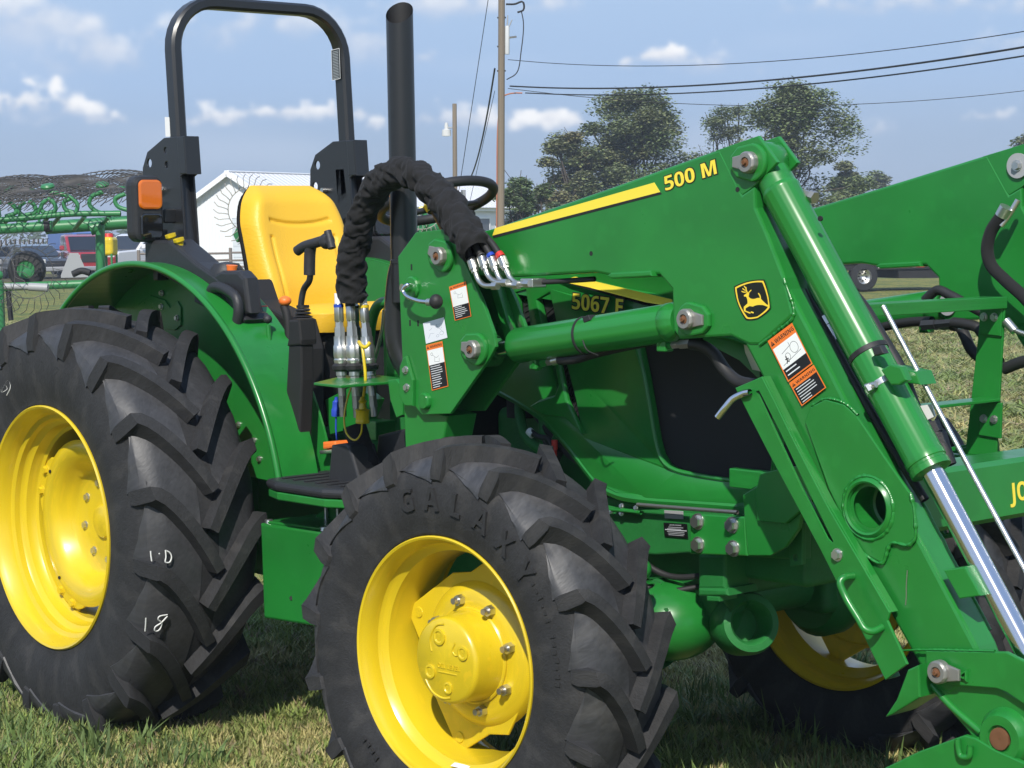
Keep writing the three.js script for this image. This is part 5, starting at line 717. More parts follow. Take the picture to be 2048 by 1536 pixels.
// pin with a teardrop keeper plate and a welded boss around it
function pin(parent, c, z, ang, s, bossR = .045) {
  const g = sub('pivot_pin', parent), S = sideOf(s), ca = Math.cos(ang), sa = Math.sin(ang), tear = [];
  for (let k = 0; k <= 20; k++) { const a = ang + Math.PI * .58 + k / 20 * (Math.PI * .84 + Math.PI * .0); tear.push([c[0] + Math.cos(a) * .025, c[1] + Math.sin(a) * .025]); }
  tear.push([c[0] + ca * .052 + sa * .012, c[1] + sa * .052 - ca * .012], [c[0] + ca * .052 - sa * .012, c[1] + sa * .052 + ca * .012]);
  const bo = []; for (let k = 0; k <= 24; k++) { const a = ang + Math.PI * .5 + k / 24 * Math.PI; bo.push([c[0] + Math.cos(a) * bossR, c[1] + Math.sin(a) * bossR]); } bo.push([c[0] + ca * .045 + sa * bossR * .8, c[1] + sa * .045 - ca * bossR * .8], [c[0] + ca * .066 + sa * .014, c[1] + sa * .066 - ca * .014], [c[0] + ca * .066 - sa * .014, c[1] + sa * .066 + ca * .014], [c[0] + ca * .045 - sa * bossR * .8, c[1] + sa * .045 + ca * bossR * .8]);
  part('boss', S(plate(bo, z - .003, z + .013, { bevel: .005 })), M.green, g);
  part('keeper_plate', S(plate(tear, z + .012, z + .02, { bevel: .002 })), M.steelPlate ??= mat(lin(.36, .35, .33), .5, .75), g);
  part('pin_head', S(turned([c[0], c[1], z + .012], [c[0], c[1], z + 1], [[.026, 0], [.026, .016], [.022, .021], [.013, .021], [.012, .016], [.001, .016]])), M.steelPlate, g);
  part('grease_nipple', S(turned([c[0], c[1], z + .026], [c[0], c[1], z + 1], [[.0105, 0], [.0105, .004], [.006, .006], [.005, .012], [.001, .012]], 14)), M.rust, g);
}
const upperArm = [[1.655,1.615],[1.738,1.631],[1.912,1.658],[2.376,1.755],[2.759,1.838],[2.83,1.728],[2.869,1.746],[2.872,1.695],[2.909,1.63],[2.96,1.53],[2.988,1.444],[2.883,1.371],[2.848,1.37],[2.79,1.389],[2.616,1.377],[2.596,1.399],[2.592,1.5],[2.549,1.536],[2.382,1.531],[2.317,1.54],[1.95,1.525],[1.724,1.538],[1.654,1.564]];
const tipPlate = [[2.743,1.834],[2.88,1.863],[2.94,1.799],[2.869,1.746],[2.829,1.726],[2.783,1.762]];
const lowerArm = [[2.831,1.429],[2.951,1.529],[3.034,1.41],[3.151,1.233],[3.361,0.933],[3.497,0.737],[3.52,0.684],[3.428,0.62],[3.377,0.632],[3.164,0.908],[3.001,1.132],[2.831,1.369]];
const gusset = [[3.023,1.197],[3.04,1.232],[3.085,1.253],[3.141,1.244],[3.178,1.22],[3.255,1.134],[3.326,1.058],[3.336,1.017],[3.338,0.958],[3.32,0.94],[3.271,0.938],[3.246,0.892],[3.178,0.915],[3.095,1.044]];
const hub = [[3.209,1.014]][0];
for (const s of [1, -1]) {
  const arm = sub('lift_arm', loader), S = sideOf(s);
  part('upper_beam', S(plate(upperArm, ZI, ZO, { bevel: .007 })), M.green, arm);
  part('lower_beam', S(plate(lowerArm, ZI + .003, ZO - .004, { bevel: .009, holes: [[hub[0], hub[1], .0565]] })), M.green, arm);
  for (const [a, b] of [[ZO - .013, ZO - .001], [ZI + .001, ZI + .013]]) part('top_lug', S(plate(tipPlate, a, b, { bevel: .002 })), M.green, arm);
  part('gusset_plate', S(plate(gusset, ZO - .005, ZO + .004, { bevel: .003, holes: [[hub[0], hub[1], .058]] })), M.green, arm);
  for (const [l, r] of [[[[2.957,1.529,0.572],[2.986,1.444,0.572],[2.936,1.405,0.572],[2.881,1.371,0.572]], .0045], [[[2.957,1.523,0.494],[3.029,1.418,0.494],[3.15,1.237,0.494],[3.344,0.956,0.494],[3.478,0.76,0.494]], .005], [[[3.042,1.235,0.576],[3.086,1.254,0.576],[3.142,1.246,0.576],[3.179,1.222,0.576]], .004], [[[3.326,1.058,0.576],[3.337,1.017,0.576],[3.338,0.958,0.576],[3.321,0.941,0.576],[3.272,0.939,0.576],[3.246,0.892,0.576],[3.179,0.915,0.576]], .005], [[[3.29,0.7,0.585],[3.375,0.715,0.585],[3.557,0.739,0.585]], .003]]) part('weld_bead', S(bead(l, r)), M.green, arm);
  { const ring = Array.from({ length: 41 }, (_, i) => { const a = i / 40 * 6.2832; return [hub[0] + Math.cos(a) * .0715, hub[1] + Math.sin(a) * .0715, ZO + .0025]; }); part('weld_bead', S(bead(ring, .0055, 240)), M.green, arm); }
  part('tube_collar', S(turned([hub[0], hub[1], ZO - .02], [hub[0], hub[1], ZO + 1], [[.0565, 0], [.0565, .031], [.061, .034], [.068, .028], [.0715, .022]], 40)), M.green, arm);
  part('tube_bore', S(new THREE.CylinderGeometry(.057, .057, .57, 40, 1, true).rotateX(Math.PI / 2).translate(hub[0], hub[1], ZO + .004 - .285)), M.bore ??= mat(lin(.018, .16, .04), .6, 0, { side: THREE.DoubleSide }), arm); 
  part('under_pad', S([plate([[2.376,1.532],[2.391,1.54],[2.535,1.546],[2.538,1.532],[2.394,1.525]], ZI - .01, ZO + .016, { bevel: .004 })]), M.green, arm);
  part('stop_block', S([plate([[3.423,0.898],[3.48,0.912],[3.521,0.854],[3.465,0.84]], ZI + .02, ZO + .012, { bevel: .003 })]), M.green, arm);
  for (const p of [[2.303,1.589,0.575], [2.815,1.739,0.575], [3.069,1.666,0.575]]) part('hole', S(cyl([p[0], p[1], ZO - .004], [p[0], p[1], ZO + .0006], .0062, .0062, 14)), M.blackMatte, arm);
  pin(arm, [[2.868,1.801]][0], ZO, Math.PI - .05, s); pin(arm, [[2.662,1.428]][0], ZO, -.02, s, .042);
  // bottom bracket with the bucket links
  part('end_bracket', S(plate([[3.375,0.714],[3.586,0.742],[3.632,0.729],[3.754,0.645],[3.743,0.58],[3.63,0.637],[3.586,0.655],[3.561,0.659],[3.395,0.643],[3.375,0.665]], ZO, ZO + .012, { bevel: .003 })), M.green, arm);
  part('end_link', S(plate([[3.347,0.656],[3.377,0.656],[3.494,0.675],[3.659,0.626],[3.654,0.508],[3.559,0.478],[3.508,0.512],[3.475,0.548],[3.372,0.627]], ZO - .03, ZO - .006, { bevel: .004 })), M.green, arm);
  part('link_flange', S(tube([[3.358,0.651,0.57],[3.428,0.598,0.57],[3.51,0.552,0.57]], .008, 10, 8)), M.green, arm);
  pin(arm, [[3.424,0.676]][0], ZO + .008, .0, s, .001);
  const b = [[3.576,0.554]][0]; part('bucket_boss', S(turned([b[0], b[1], ZI], [b[0], b[1], ZO + 1], [[.064, 0], [.064, .085], [.055, .1], [.05, .107], [.03, .107], [.026, .1], [.001, .098]], 36)), M.green, arm);
  part('bucket_pin', S(turned([b[0], b[1], ZI], [b[0], b[1], ZO + 1], [[.024, .1], [.024, .108], [.012, .11], [.001, .106]], 20)), M.rust, arm);
  // tilt cylinder in front of the arm
  const A = [2.87,1.8,0.532], B = [2.911,1.738,0.532], Cc = [3.35,1.104,0.532], E = [3.646,0.669,0.532], d = (t) => lerp3(A, E, t);
  const tc = sub('tilt_cylinder', arm), L = dist(B, Cc);
  part('barrel', S([turned(B, Cc, [[.001, -.005], [.042, -.005], [.047, .004], [.0475, .012], [.046, .016], [.046, L - .04], [.0475, L - .036], [.0475, L - .024], [.0455, L - .022], [.0455, L - .016], [.0475, L - .014], [.0475, L], [.03, L + .004], [.001, L + .004]], 48)]), M.green, tc);
  part('eye', S([turned([A[0], A[1], ZI + .016], [A[0], A[1], ZO + 1], [[.001, 0], [.047, 0], [.05, .004], [.05, .05], [.047, .054], [.001, .054]], 32), cyl(A, B, .04, .044, 28)]), M.green, tc);
  part('rod', S(cyl(Cc, E, .0255, .0255, 32)), M.chrome, tc);
  if (s > 0) {
    // level indicator, strap and clamp
    part('indicator_rod', tube([[3.166,1.464,0.47], [3.299,1.266,0.47], [3.615,0.806,0.47]], .0062, 20, 10), M.zinc, tc);
    part('indicator_guide', [plate([[3.168,1.315],[3.187,1.332],[3.281,1.32],[3.295,1.291],[3.208,1.296]], .44, .5, { bevel: .003 })], M.green, tc);
    const dir = V(Cc).sub(V(B)).normalize(), on = (px, py) => { const p = V([3.166,1.366,0.532]); return p; }, mid = (k) => V(B).addScaledVector(dir, L * k).toArray();
    const band = (k, w, r, m, n) => part(n, turned(mid(k - w), mid(k + w), [[r - .002, 0], [r, .001], [r, L * w * 2 - .001], [r - .002, L * w * 2]], 40), m, tc);
    band(.598, .009, .0482, M.rubberClean, 'strap'); band(.708, .010, .0478, M.zinc, 'clamp_band');
    part('strap_buckle', plate([[3.23,1.378],[3.254,1.383],[3.266,1.365],[3.238,1.358]], .572, .592, { bevel: .003 }), M.plastic, tc);
    part('clamp_saddle', plate([[3.253,1.327],[3.279,1.342],[3.309,1.337],[3.325,1.308],[3.302,1.296],[3.281,1.295]], .566, .588, { bevel: .004 }), M.green, tc);
    part('clamp_screw', [cyl([3.211,1.288,0.585], [3.238,1.295,0.585], .008, .008, 10), hex([3.219,1.292,0.59], [3.228,1.28,0.59], .009)], M.zinc, tc);
    part('port_fitting', [hex([2.957,1.725,0.5], [2.979,1.719,0.5], .012), hex([2.979,1.719,0.5], [2.991,1.715,0.5], .016)], M.steel, tc);
    part('side_hose', tube([[2.935,1.617,0.49], [3.01,1.54,0.47], [3.086,1.464,0.45], [3.148,1.385,0.45], [3.199,1.317,0.45], [3.25,1.217,0.45], [3.311,1.164,0.45], [3.338,1.109,0.45]], .016, 60, 12), M.rubberClean, tc);
    part('tag', plate([[3.256,1.238],[3.294,1.245],[3.303,1.218],[3.274,1.205]], .455, .458, { bevel: 0 }), M.white, tc);
    part('hose_fitting', [hex([3.308,1.177,0.45], [3.325,1.136,0.45], .018), hex([3.29,1.202,0.45], [3.303,1.18,0.45], .016)], M.plastic, tc);
    for (const [a, bb] of [[[3.019,1.439,0.505], [3.033,1.421,0.505]], [[3.032,1.419,0.505], [3.05,1.384,0.505]]]) part('hose_fitting', hex(a, bb, .007), M.zinc, tc);
    part('gap_hose', tube([[2.859,1.63,0.51], [2.921,1.547,0.51], [3.013,1.43,0.51], [3.116,1.283,0.51], [3.245,1.119,0.51], [3.315,1.034,0.51]], .011, 40, 10), M.rubberClean, tc);
  }
  // lift cylinder between mast and arm
  const lc = sub('lift_cylinder', arm), p0 = [1.824,1.319,0.532], p1 = [1.95,1.337,0.532], p2 = [2.564,1.417,0.532], l2 = dist(p1, p2);
  part('barrel', S([turned(p1, p2, [[.001, 0], [.036, 0], [.045, .006], [.0485, .016], [.0485, l2 - .03], [.0475, l2 - .026], [.05, l2 - .022], [.05, l2], [.04, l2 + .02], [.001, l2 + .02]], 44)]), M.green, lc);
  part('rod', S(cyl(p0, p1, .022, .022, 24)), M.chrome, lc); part('rod_eye', S([cyl([p0[0], p0[1], ZI + .01], [p0[0], p0[1], ZO - .004], .045, .045, 28), cyl(p0, lerp3(p0, p1, .45), .034, .03, 20)]), M.greenDull, lc);
  part('port_elbow', S([hex([2.039,1.296,0.53], [2.027,1.282,0.53], .018), hex([2.055,1.294,0.53], [2.08,1.299,0.53], .012), box(-.014, .014, -.014, .014, -.014, .014, .004).translate(...[2.031,1.29,0.53])]), M.green, lc);
  part('hose_fitting', S([hex([2.08,1.298,0.53], [2.1,1.301,0.53], .011), cyl([2.1,1.301,0.53], [2.13,1.306,0.53], .012, .0125, 16)]), M.zinc, lc);
  part('hose', S(tube([[2.126,1.305,0.53], [2.187,1.31,0.53], [2.254,1.327,0.52], [2.365,1.351,0.5], [2.491,1.372,0.48], [2.587,1.379,0.47]], .0135, 40, 12)), M.rubberClean, lc);
  if (s > 0) { const q = [2.234,1.373,0.532]; const e = V(p2).sub(V(p1)).normalize(), a = V(q).addScaledVector(e, -.004).toArray(), b2 = V(q).addScaledVector(e, .004).toArray(); part('cable_tie', [turned(a, b2, [[.0485, 0], [.052, .001], [.052, .007], [.0485, .008]], 30), plate([[2.258,1.424],[2.283,1.43],[2.29,1.417],[2.267,1.408]], .545, .57, { bevel: .002 }), tube([[2.277,1.365,0.585], [2.293,1.34,0.585], [2.308,1.325,0.56]], .002, 10, 5)], M.rubberClean, lc); }
  part('front_port', S([hex([2.523,1.365,0.53], [2.512,1.349,0.53], .018), hex([2.53,1.357,0.53], [2.551,1.359,0.53], .012), box(-.016, .016, -.016, .016, -.016, .016, .004).translate(...[2.522,1.357,0.53])]), M.green, lc);
  part('front_hose', S([hex([2.551,1.359,0.53], [2.579,1.361,0.53], .011), hex([2.579,1.361,0.53], [2.617,1.364,0.53], .013)]), M.steel, lc);
  part('front_hose_line', S(tube([[2.613,1.364,0.53], [2.639,1.361,0.525], [2.667,1.342,0.51], [2.699,1.3,0.5], [2.741,1.274,0.5], [2.798,1.267,0.5]], .016, 40, 12)), M.rubberClean, lc);
  // mast
  const mast = sub('mast', loader), ZM = .60;
  const mp = [[1.52,1.583],[1.604,1.651],[1.723,1.658],[1.782,1.631],[1.813,1.576],[1.894,1.457],[1.938,1.374],[1.945,1.338],[1.917,1.305],[1.744,1.144],[1.617,1.134],[1.583,1.157],[1.532,1.246]];
  part('outer_plate', S(plate(mp, ZM - .012, ZM, { bevel: .002 })), M.green, mast);
  part('inner_plate', S(plate(mp, ZI - .022, ZI - .01, { bevel: .002 })), M.green, mast);
  part('back_web', S(plate([[1.525,1.579],[1.544,1.584],[1.599,1.158],[1.576,1.156],[1.532,1.246]], ZI - .01, ZM - .012)), M.green, mast);
  part('front_web', S(plate([[1.795,1.545],[1.821,1.551],[1.918,1.342],[1.892,1.327]], ZI - .01, ZI + .02)), M.green, mast);
  part('post', S(plate([[1.502,1.168],[1.594,1.152],[1.707,1.134],[1.683,1.064],[1.679,0.95],[1.51,0.936]], ZI - .02, ZO + .003, { bevel: .005 })), M.green, mast);
  part('foot_bracket', S([box(1.42, 1.72, .74, .98, .24, ZI - .005, .01), box(1.5, 2.5, .80, .9, .235, .262, .004)]), M.greenDull, mast);
  part('rear_flange', S(plate([[1.532,1.268],[1.547,1.293],[1.561,1.3],[1.591,1.232],[1.589,1.158],[1.552,1.156],[1.525,1.186]], ZM, ZM + .012, { bevel: .003 })), M.green, mast);
  for (const p of [[1.562,1.26,0.612], [1.565,1.21,0.612]]) bolt([p[0], p[1], s * p[2]], [0, 0, s], .009, 'bolt', M.zinc, mast);
  const bp = [1.639,1.174,0.6]; part('cap_bolt', S([turned([bp[0], bp[1], ZM], [bp[0], bp[1], ZM + 1], [[.024, 0], [.024, .01], [.02, .015], [.001, .015]], 24)]), M.green, mast);
  pin(mast, [[1.733,1.584]][0], ZM, Math.PI - .35, s); pin(mast, [[1.872,1.329]][0], ZM, Math.PI - .15, s);
  const lp = [1.587,1.495,0.6]; part('latch_boss', S(turned([lp[0], lp[1], ZM], [lp[0], lp[1], ZM + 1], [[.032, 0], [.032, .006], [.028, .01], [.001, .01]])), M.green, mast);
  part('latch_lever', S([tube([[1.621,1.503,0.63], [1.62,1.504,0.645], [1.607,1.49,0.65], [1.618,1.476,0.65], [1.67,1.461,0.65], [1.711,1.457,0.645]], .0065, 40, 10), cyl([lp[0], lp[1], ZM], [lp[0], lp[1], ZM + .04], .012)]), M.chrome, mast); part('latch_ball', S([aimSphere([1.741,1.459,0.64], .019, .021, .019)]), M.rubberClean, mast);
  part('latch_ferrule', S(cyl([1.711,1.457,0.645], [1.729,1.457,0.645], .011, .011, 14)), M.zinc, mast);
  for (const p of [[1.582,1.553,0.6], [1.57,1.394,0.6], [1.607,1.394,0.6]]) part('slot', S(box(-.004, .004, -.009, .009, -.002, .0006).translate(p[0], p[1], ZM)), M.blackMatte, mast);
  // parking stand folded against the arm
  const stand = sub('parking_stand', loader), ZS = .612;
  const so = [[2.836,1.269],[2.921,1.3],[2.956,1.251],[3.021,1.152],[3.112,1.021],[3.296,0.791],[3.289,0.772],[3.344,0.682],[3.283,0.637],[3.184,0.784],[3.096,0.911],[2.935,1.128]];
  part('channel', S(plate(so, ZS - .008, ZS, { bevel: .002, holes: [[[2.9,1.265],[2.913,1.27],[2.977,1.178],[3.067,1.039],[3.138,0.934],[3.132,0.924],[3.114,0.936],[3.037,1.048]]] })), M.green, stand);
  part('channel_flange', S([plate([[2.836,1.269],[2.935,1.128],[3.096,0.911],[3.283,0.637],[3.291,0.641],[3.105,0.916],[2.944,1.132],[2.848,1.272]], ZS - .045, ZS - .008), plate([[2.921,1.3],[3.021,1.152],[3.112,1.021],[3.296,0.791],[3.288,0.787],[3.101,1.018],[3.012,1.148],[2.911,1.296]], ZS - .032, ZS - .008)]), M.green, stand);
  part('foot', S([plate([[3.348,0.671],[3.379,0.687],[3.382,0.615],[3.303,0.562],[3.286,0.554],[3.317,0.599],[3.338,0.647]], ZS - .09, ZS + .004, { bevel: .004 })]), M.green, stand);
  part('handle', S(tube([[3.193,0.86,0.612], [3.19,0.86,0.64], [3.187,0.851,0.65], [3.201,0.821,0.65], [3.238,0.776,0.65], [3.258,0.754,0.65], [3.269,0.749,0.64], [3.276,0.755,0.612]], .0085, 60, 10)), M.green, stand);
  bolt([3.148,0.904,0.612].map((v, i) => i === 2 ? s * v : v), [0, 0, s], .0115, 'bolt', M.zinc, stand);
  part('release_rod', S(tube([[2.891,1.262,0.62], [2.868,1.257,0.62], [2.846,1.245,0.63], [2.83,1.224,0.64], [2.81,1.2,0.645]], .0085, 30, 12)), M.chrome, stand);
}
// cross tube with its lettered front cover, between the arms
{
  const c = sub('cross_tube', loader), x = hub[0], y = hub[1];
  
  part('cover', plate([[x - .085, y - .066], [x + .058, y - .068], [x + .07, y - .056], [x + .058, y + .064], [x + .043, y + .074], [x - .085, y + .07]], -.488, .488, { bevel: .004, holes: [[x - .004, y, .0575]] }), M.green, c);
  for (const z of [.42, -.42]) part('end_plate', plate([[x - .14, y - .09], [x + .06, y - .1], [x + .065, y + .09], [x - .1, y + .12], [x - .14, y + .05]], z - .006, z + .006, { holes: [[x - .004, y, .058]] }), M.green, c);
  // lettering runs from the tractor's right to its left across the sloping face
  const str = 'JOHN DEERE', g = textShape(str, 1, .001); g.computeBoundingBox(); const w = g.boundingBox.max.x, k = .36 / w; g.scale(k, k, 1); g.rotateX(-.1); g.rotateY(Math.PI / 2); g.translate(x + .0675, y - .026, .128); part('lettering', g, M.decalYellow, c);
}
// grille guard in front of the hood
{
  const gd = sub('grille_guard', loader), x = 2.86;
  for (const s of [1, -1]) { const S = sideOf(s), z = .335; part('upright', S(plate([[x + .072, 1.448], [x + .0, 1.448], [x - .055, 1.03], [x + .045, 1.03]], z - .008, z, { bevel: .002 })), M.green, gd); }
  part('top_bar', [box(x, x + .075, 1.448, 1.456, -.335, .335, .002), box(x + .067, x + .075, 1.425, 1.452, -.335, .335, .002)], M.green, gd);
  part('lower_bar', [box(x - .01, x + .06, 1.178, 1.186, -.327, .327, .002)], M.green, gd);
  for (const s of [1, -1]) for (const y of [1.402, 1.13]) { part('tab', sideOf(s)(plate([[x - .005, y - .045], [x + .065, y - .05], [x + .068, y + .045], [x + .0, y + .045]], .319, .327, { bevel: .002 })), M.green, gd); for (const dx of [.012, .045]) bolt([x + dx, y, s * .319], [0, 0, -s], .009, 'bolt', M.zinc, gd); }
  part('lower_frame', [box(2.55, x + .04, .98, 1.03, -.33, -.3), box(2.55, x + .04, .98, 1.03, .3, .33), box(x - .02, x + .04, .93, 1.03, -.33, .33, .004)], M.green, gd);
}
// front mounting plates bolted to the tractor's frame
for (const s of [1, -1]) {
  const m = sub('mounting_plate', loader), S = sideOf(s);
  part('plate', S(plate([[2.435,0.9],[2.446,0.905],[2.633,0.914],[2.639,0.814],[2.437,0.797]], .34, .36, { bevel: .004 })), M.green, m);
  part('curved_bracket', S([plate([[2.635,0.972],[2.745,1.032],[2.823,1.057],[2.835,0.953],[2.818,0.901],[2.777,0.853],[2.727,0.826],[2.651,0.818],[2.641,0.896]], .355, .37, { bevel: .003 }), plate([[2.691,0.98],[2.708,1.035],[2.872,1.072],[2.887,0.988],[2.79,0.915],[2.697,0.913]], .37, .385)]), M.green, m);
  part('ear_plate', S(plate([[2.737,0.897],[2.785,0.908],[2.784,0.803],[2.744,0.793]], .3, .315, { holes: [[...[[2.76,0.897]][0], .012], [...[[2.763,0.819]][0], .012]] })), M.greenDull, m);
  for (const p of [[2.468,0.886,0.36], [2.59,0.889,0.36], [2.469,0.825,0.36], [2.593,0.829,0.36]]) bolt([p[0], p[1], s * p[2]], [0, 0, s], .0165, 'bolt', M.zinc, m);
}
// decals on the near arm
{
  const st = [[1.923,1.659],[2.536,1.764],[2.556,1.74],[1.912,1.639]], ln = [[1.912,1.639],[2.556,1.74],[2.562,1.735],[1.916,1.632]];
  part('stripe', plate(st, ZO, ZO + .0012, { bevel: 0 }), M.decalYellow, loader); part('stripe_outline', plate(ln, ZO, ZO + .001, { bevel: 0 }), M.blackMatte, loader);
  const a = [[2.574,1.742],[2.75,1.779]]; letterSide('500 M', a[0], a[1], ZO, M.decalYellow, loader, M.blackMatte, .74);
  const q = (l, z) => l.map((p) => [p[0], p[1], z]);
  { // the emblem is a cut plate with rounded corners carrying the print
    const cs = [[2.818,1.417,0.577],[2.927,1.438,0.577],[2.913,1.539,0.577],[2.789,1.52,0.577]]; const out = [], qb = (a, b, c) => { for (let k = 0; k < 10; k++) { const t = k / 10; out.push([a[0] * (1 - t) * (1 - t) + 2 * b[0] * t * (1 - t) + c[0] * t * t, a[1] * (1 - t) * (1 - t) + 2 * b[1] * t * (1 - t) + c[1] * t * t]); } }, W = 512, H = 560;
    qb([40, 70], [W * .5, 10], [W - 60, 60]); qb([W - 60, 60], [W - 10, H * .45], [W - 20, H - 120]); qb([W - 20, H - 120], [W - 60, H - 70], [W * .56, H - 22]); qb([W * .56, H - 22], [W * .3, H - 20], [110, H - 50]); qb([110, H - 50], [10, H * .55], [40, 70]);
    const g = new THREE.ShapeGeometry(new THREE.Shape(out.map(([x, y]) => new THREE.Vector2(x / W, 1 - y / H)))), p = g.attributes.position; for (let i = 0; i < p.count; i++) { const u = p.getX(i), v = p.getY(i); g.attributes.uv.setXY(i, u, v); p.setXYZ(i, ...lerp3(lerp3(cs[0], cs[1], u), lerp3(cs[3], cs[2], u), v)); } g.computeVertexNormals(); part('maker_emblem', g, mat(new THREE.Color(1, 1, 1), .4, 0, { map: emblemTex, side: THREE.DoubleSide }), loader); }
  sheet('warning_label', [[2.972,1.287,0.577],[3.047,1.333,0.577],[2.985,1.426,0.577],[2.909,1.381,0.577]], WT.wide, loader); sheet('warning_label', [[3.013,1.233,0.577],[3.087,1.28,0.577],[3.05,1.331,0.577],[2.975,1.285,0.577]], WT.text, loader);
  sheet('warning_label', [[1.775,1.405,0.602],[1.847,1.419,0.602],[1.826,1.515,0.602],[1.752,1.499,0.602]], WT.short, loader); sheet('warning_label', [[1.667,1.205,0.602],[1.741,1.221,0.602],[1.718,1.347,0.602],[1.643,1.333,0.602]], WT.tall, loader); sheet('instruction_label', [[1.644,1.337,0.602],[1.741,1.357,0.602],[1.727,1.414,0.602],[1.632,1.395,0.602]], infoTex, loader);
  part('scratch', [tube([[3.314,0.883,0.572],[3.311,0.849,0.572],[3.31,0.821,0.571],[3.308,0.804,0.571]], .0016, 8, 4)], M.steel, loader);
}
// ---------- hydraulic hoses at the mast ----------
{
  const hz = sub('hose_bundle', loader);
  // wrinkled fabric sleeve: rings along the path, pushed in and out in folds
  const ctr = [[1.156,1.441,0.5], [1.156,1.511,0.5], [1.174,1.579,0.505], [1.209,1.654,0.51], [1.267,1.728,0.52], [1.349,1.795,0.535], [1.454,1.827,0.55], [1.567,1.817,0.565], [1.662,1.775,0.58], [1.756,1.72,0.6], [1.84,1.661,0.62], [1.914,1.595,0.635]];
  const cv = new THREE.CatmullRomCurve3(ctr.map(V), false, 'centripetal'), n = 300, m = 44, fr = cv.computeFrenetFrames(n, false), pos = [], uv = [], idx = [];
  for (let i = 0; i <= n; i++) { const t = i / n, p = cv.getPointAt(t), N = fr.normals[i], B = fr.binormals[i]; for (let j = 0; j <= m; j++) { const a = j / m * 6.2832, ca = Math.cos(a), sa = Math.sin(a);
    const rid = (x, y, s) => 1 - Math.abs(2 * vnoise(x, y, s) - 1), f = rid(t * 30 + ca * 1.5 + 7, sa * 1.5 + t * 14 + 3, 300) * .6 + rid(t * 55 - ca * 2 + 3, sa * 2 + t * 20, 303) * .4, fold = Math.pow(Math.abs(Math.sin(t * 33 + 1.3 * Math.sin(a + t * 13) + 1.1 * Math.sin(2 * a - t * 17))), .55), big = fbm(t * 9 + ca + 20, sa + 5, 310, 2), edge = sstep(0, .02, t) * sstep(1, .985, t);
    const r = .0385 + edge * (.017 * (f - .6) + .008 * (fold - .4) + .022 * (big - .45)) - .004 * (1 - edge); pos.push(p.x + (N.x * ca + B.x * sa) * r, p.y + (N.y * ca + B.y * sa) * r, p.z + (N.z * ca + B.z * sa) * r); uv.push(j / m * 2, t * 9); } }
  for (let i = 0; i < n; i++) for (let j = 0; j < m; j++) { const a = i * (m + 1) + j, b = a + m + 1; idx.push(a, b, b + 1, a, b + 1, a + 1); }
  const g = new THREE.BufferGeometry(); g.setAttribute('position', new THREE.Float32BufferAttribute(pos, 3)); g.setAttribute('uv', new THREE.Float32BufferAttribute(uv, 2)); g.setIndex(idx); g.computeVertexNormals(); part('fabric_sleeve', g, M.fabric, hz);
  // hose ends bending into the arm
  const ends = [[[[1.874,1.606,0.635],[1.884,1.584,0.635],[1.892,1.574,0.635],[1.908,1.54,0.635],[1.92,1.52,0.635],[1.943,1.506,0.635],[1.98,1.504,0.635]], M.zinc], [[[1.896,1.614,0.625],[1.912,1.594,0.625],[1.923,1.583,0.625],[1.938,1.549,0.625],[1.953,1.529,0.625],[1.977,1.517,0.625],[2.01,1.513,0.625]], M.zinc], [[[1.901,1.633,0.615],[1.93,1.607,0.615],[1.953,1.581,0.615],[1.97,1.546,0.615],[1.984,1.525,0.615],[2.007,1.51,0.615],[2.043,1.506,0.615]], M.blue], [[[1.911,1.641,0.605],[1.946,1.616,0.605],[1.982,1.58,0.605],[2,1.549,0.605],[2.016,1.527,0.605],[2.036,1.514,0.605],[2.077,1.51,0.605]], M.red]];
  for (const [e, ring] of ends) { part('hose', tube(e.slice(0, 3), .0095, 14, 10), M.rubberClean, hz); part('hose_crimp', [turned(e[2], e[3], [[.0105, 0], [.0135, .002], [.0135, dist(e[2], e[3]) * .75], [.011, dist(e[2], e[3]) * .8], [.011, dist(e[2], e[3])], [.001, dist(e[2], e[3])]], 20)], M.zinc, hz); part('colour_band', cyl(lerp3(e[1], e[2], .7), e[2], .0115, .0125, 16), ring, hz); part('bent_tube', tube(e.slice(3), .0075, 24, 12), M.zinc, hz); part('tube_nut', hex(e[6], [e[6][0] + .02, e[6][1], e[6][2]], .0115), M.zinc, hz); }
  part('manifold', [box(0, .05, -.012, .012, -.05, .0, .003).translate(...[2.062,1.512,0.61]), hex([2.06,1.511,0.59], [2.092,1.514,0.59], .012)], M.zinc, hz);
  part('arm_pipe', [tube([[2.064,1.511,0.58], [2.117,1.514,0.57], [2.16,1.516,0.555], [2.268,1.522,0.53]], .007, 16, 8)], M.rubberClean, hz);
  // quick couplers on their shelf
  const shelf = part('coupler_shelf', [plateY([[1.219,0.692],[1.382,0.711],[1.37,0.506],[1.267,0.407],[1.129,0.379],[1.038,0.446]], 1.205, 1.213, { bevel: .002 }), plate([[1.406,1.221],[1.447,1.226],[1.477,1.202],[1.474,1.122],[1.443,1.112],[1.416,1.162]], .5, .56)], M.green, hz);
  const col = (x0, lift, rr, ring) => ({ x0, lift, rr, ring });
  const feet = [[[1.121,1.218,0.52], [1.114,1.444,0.52], M.blue], [[1.161,1.218,0.5], [1.146,1.447,0.5], M.rubberClean], [[1.202,1.218,0.47], [1.174,1.44,0.47], M.yellow], [[1.098,1.223,0.44], [1.112,1.439,0.46], M.rubberClean]];
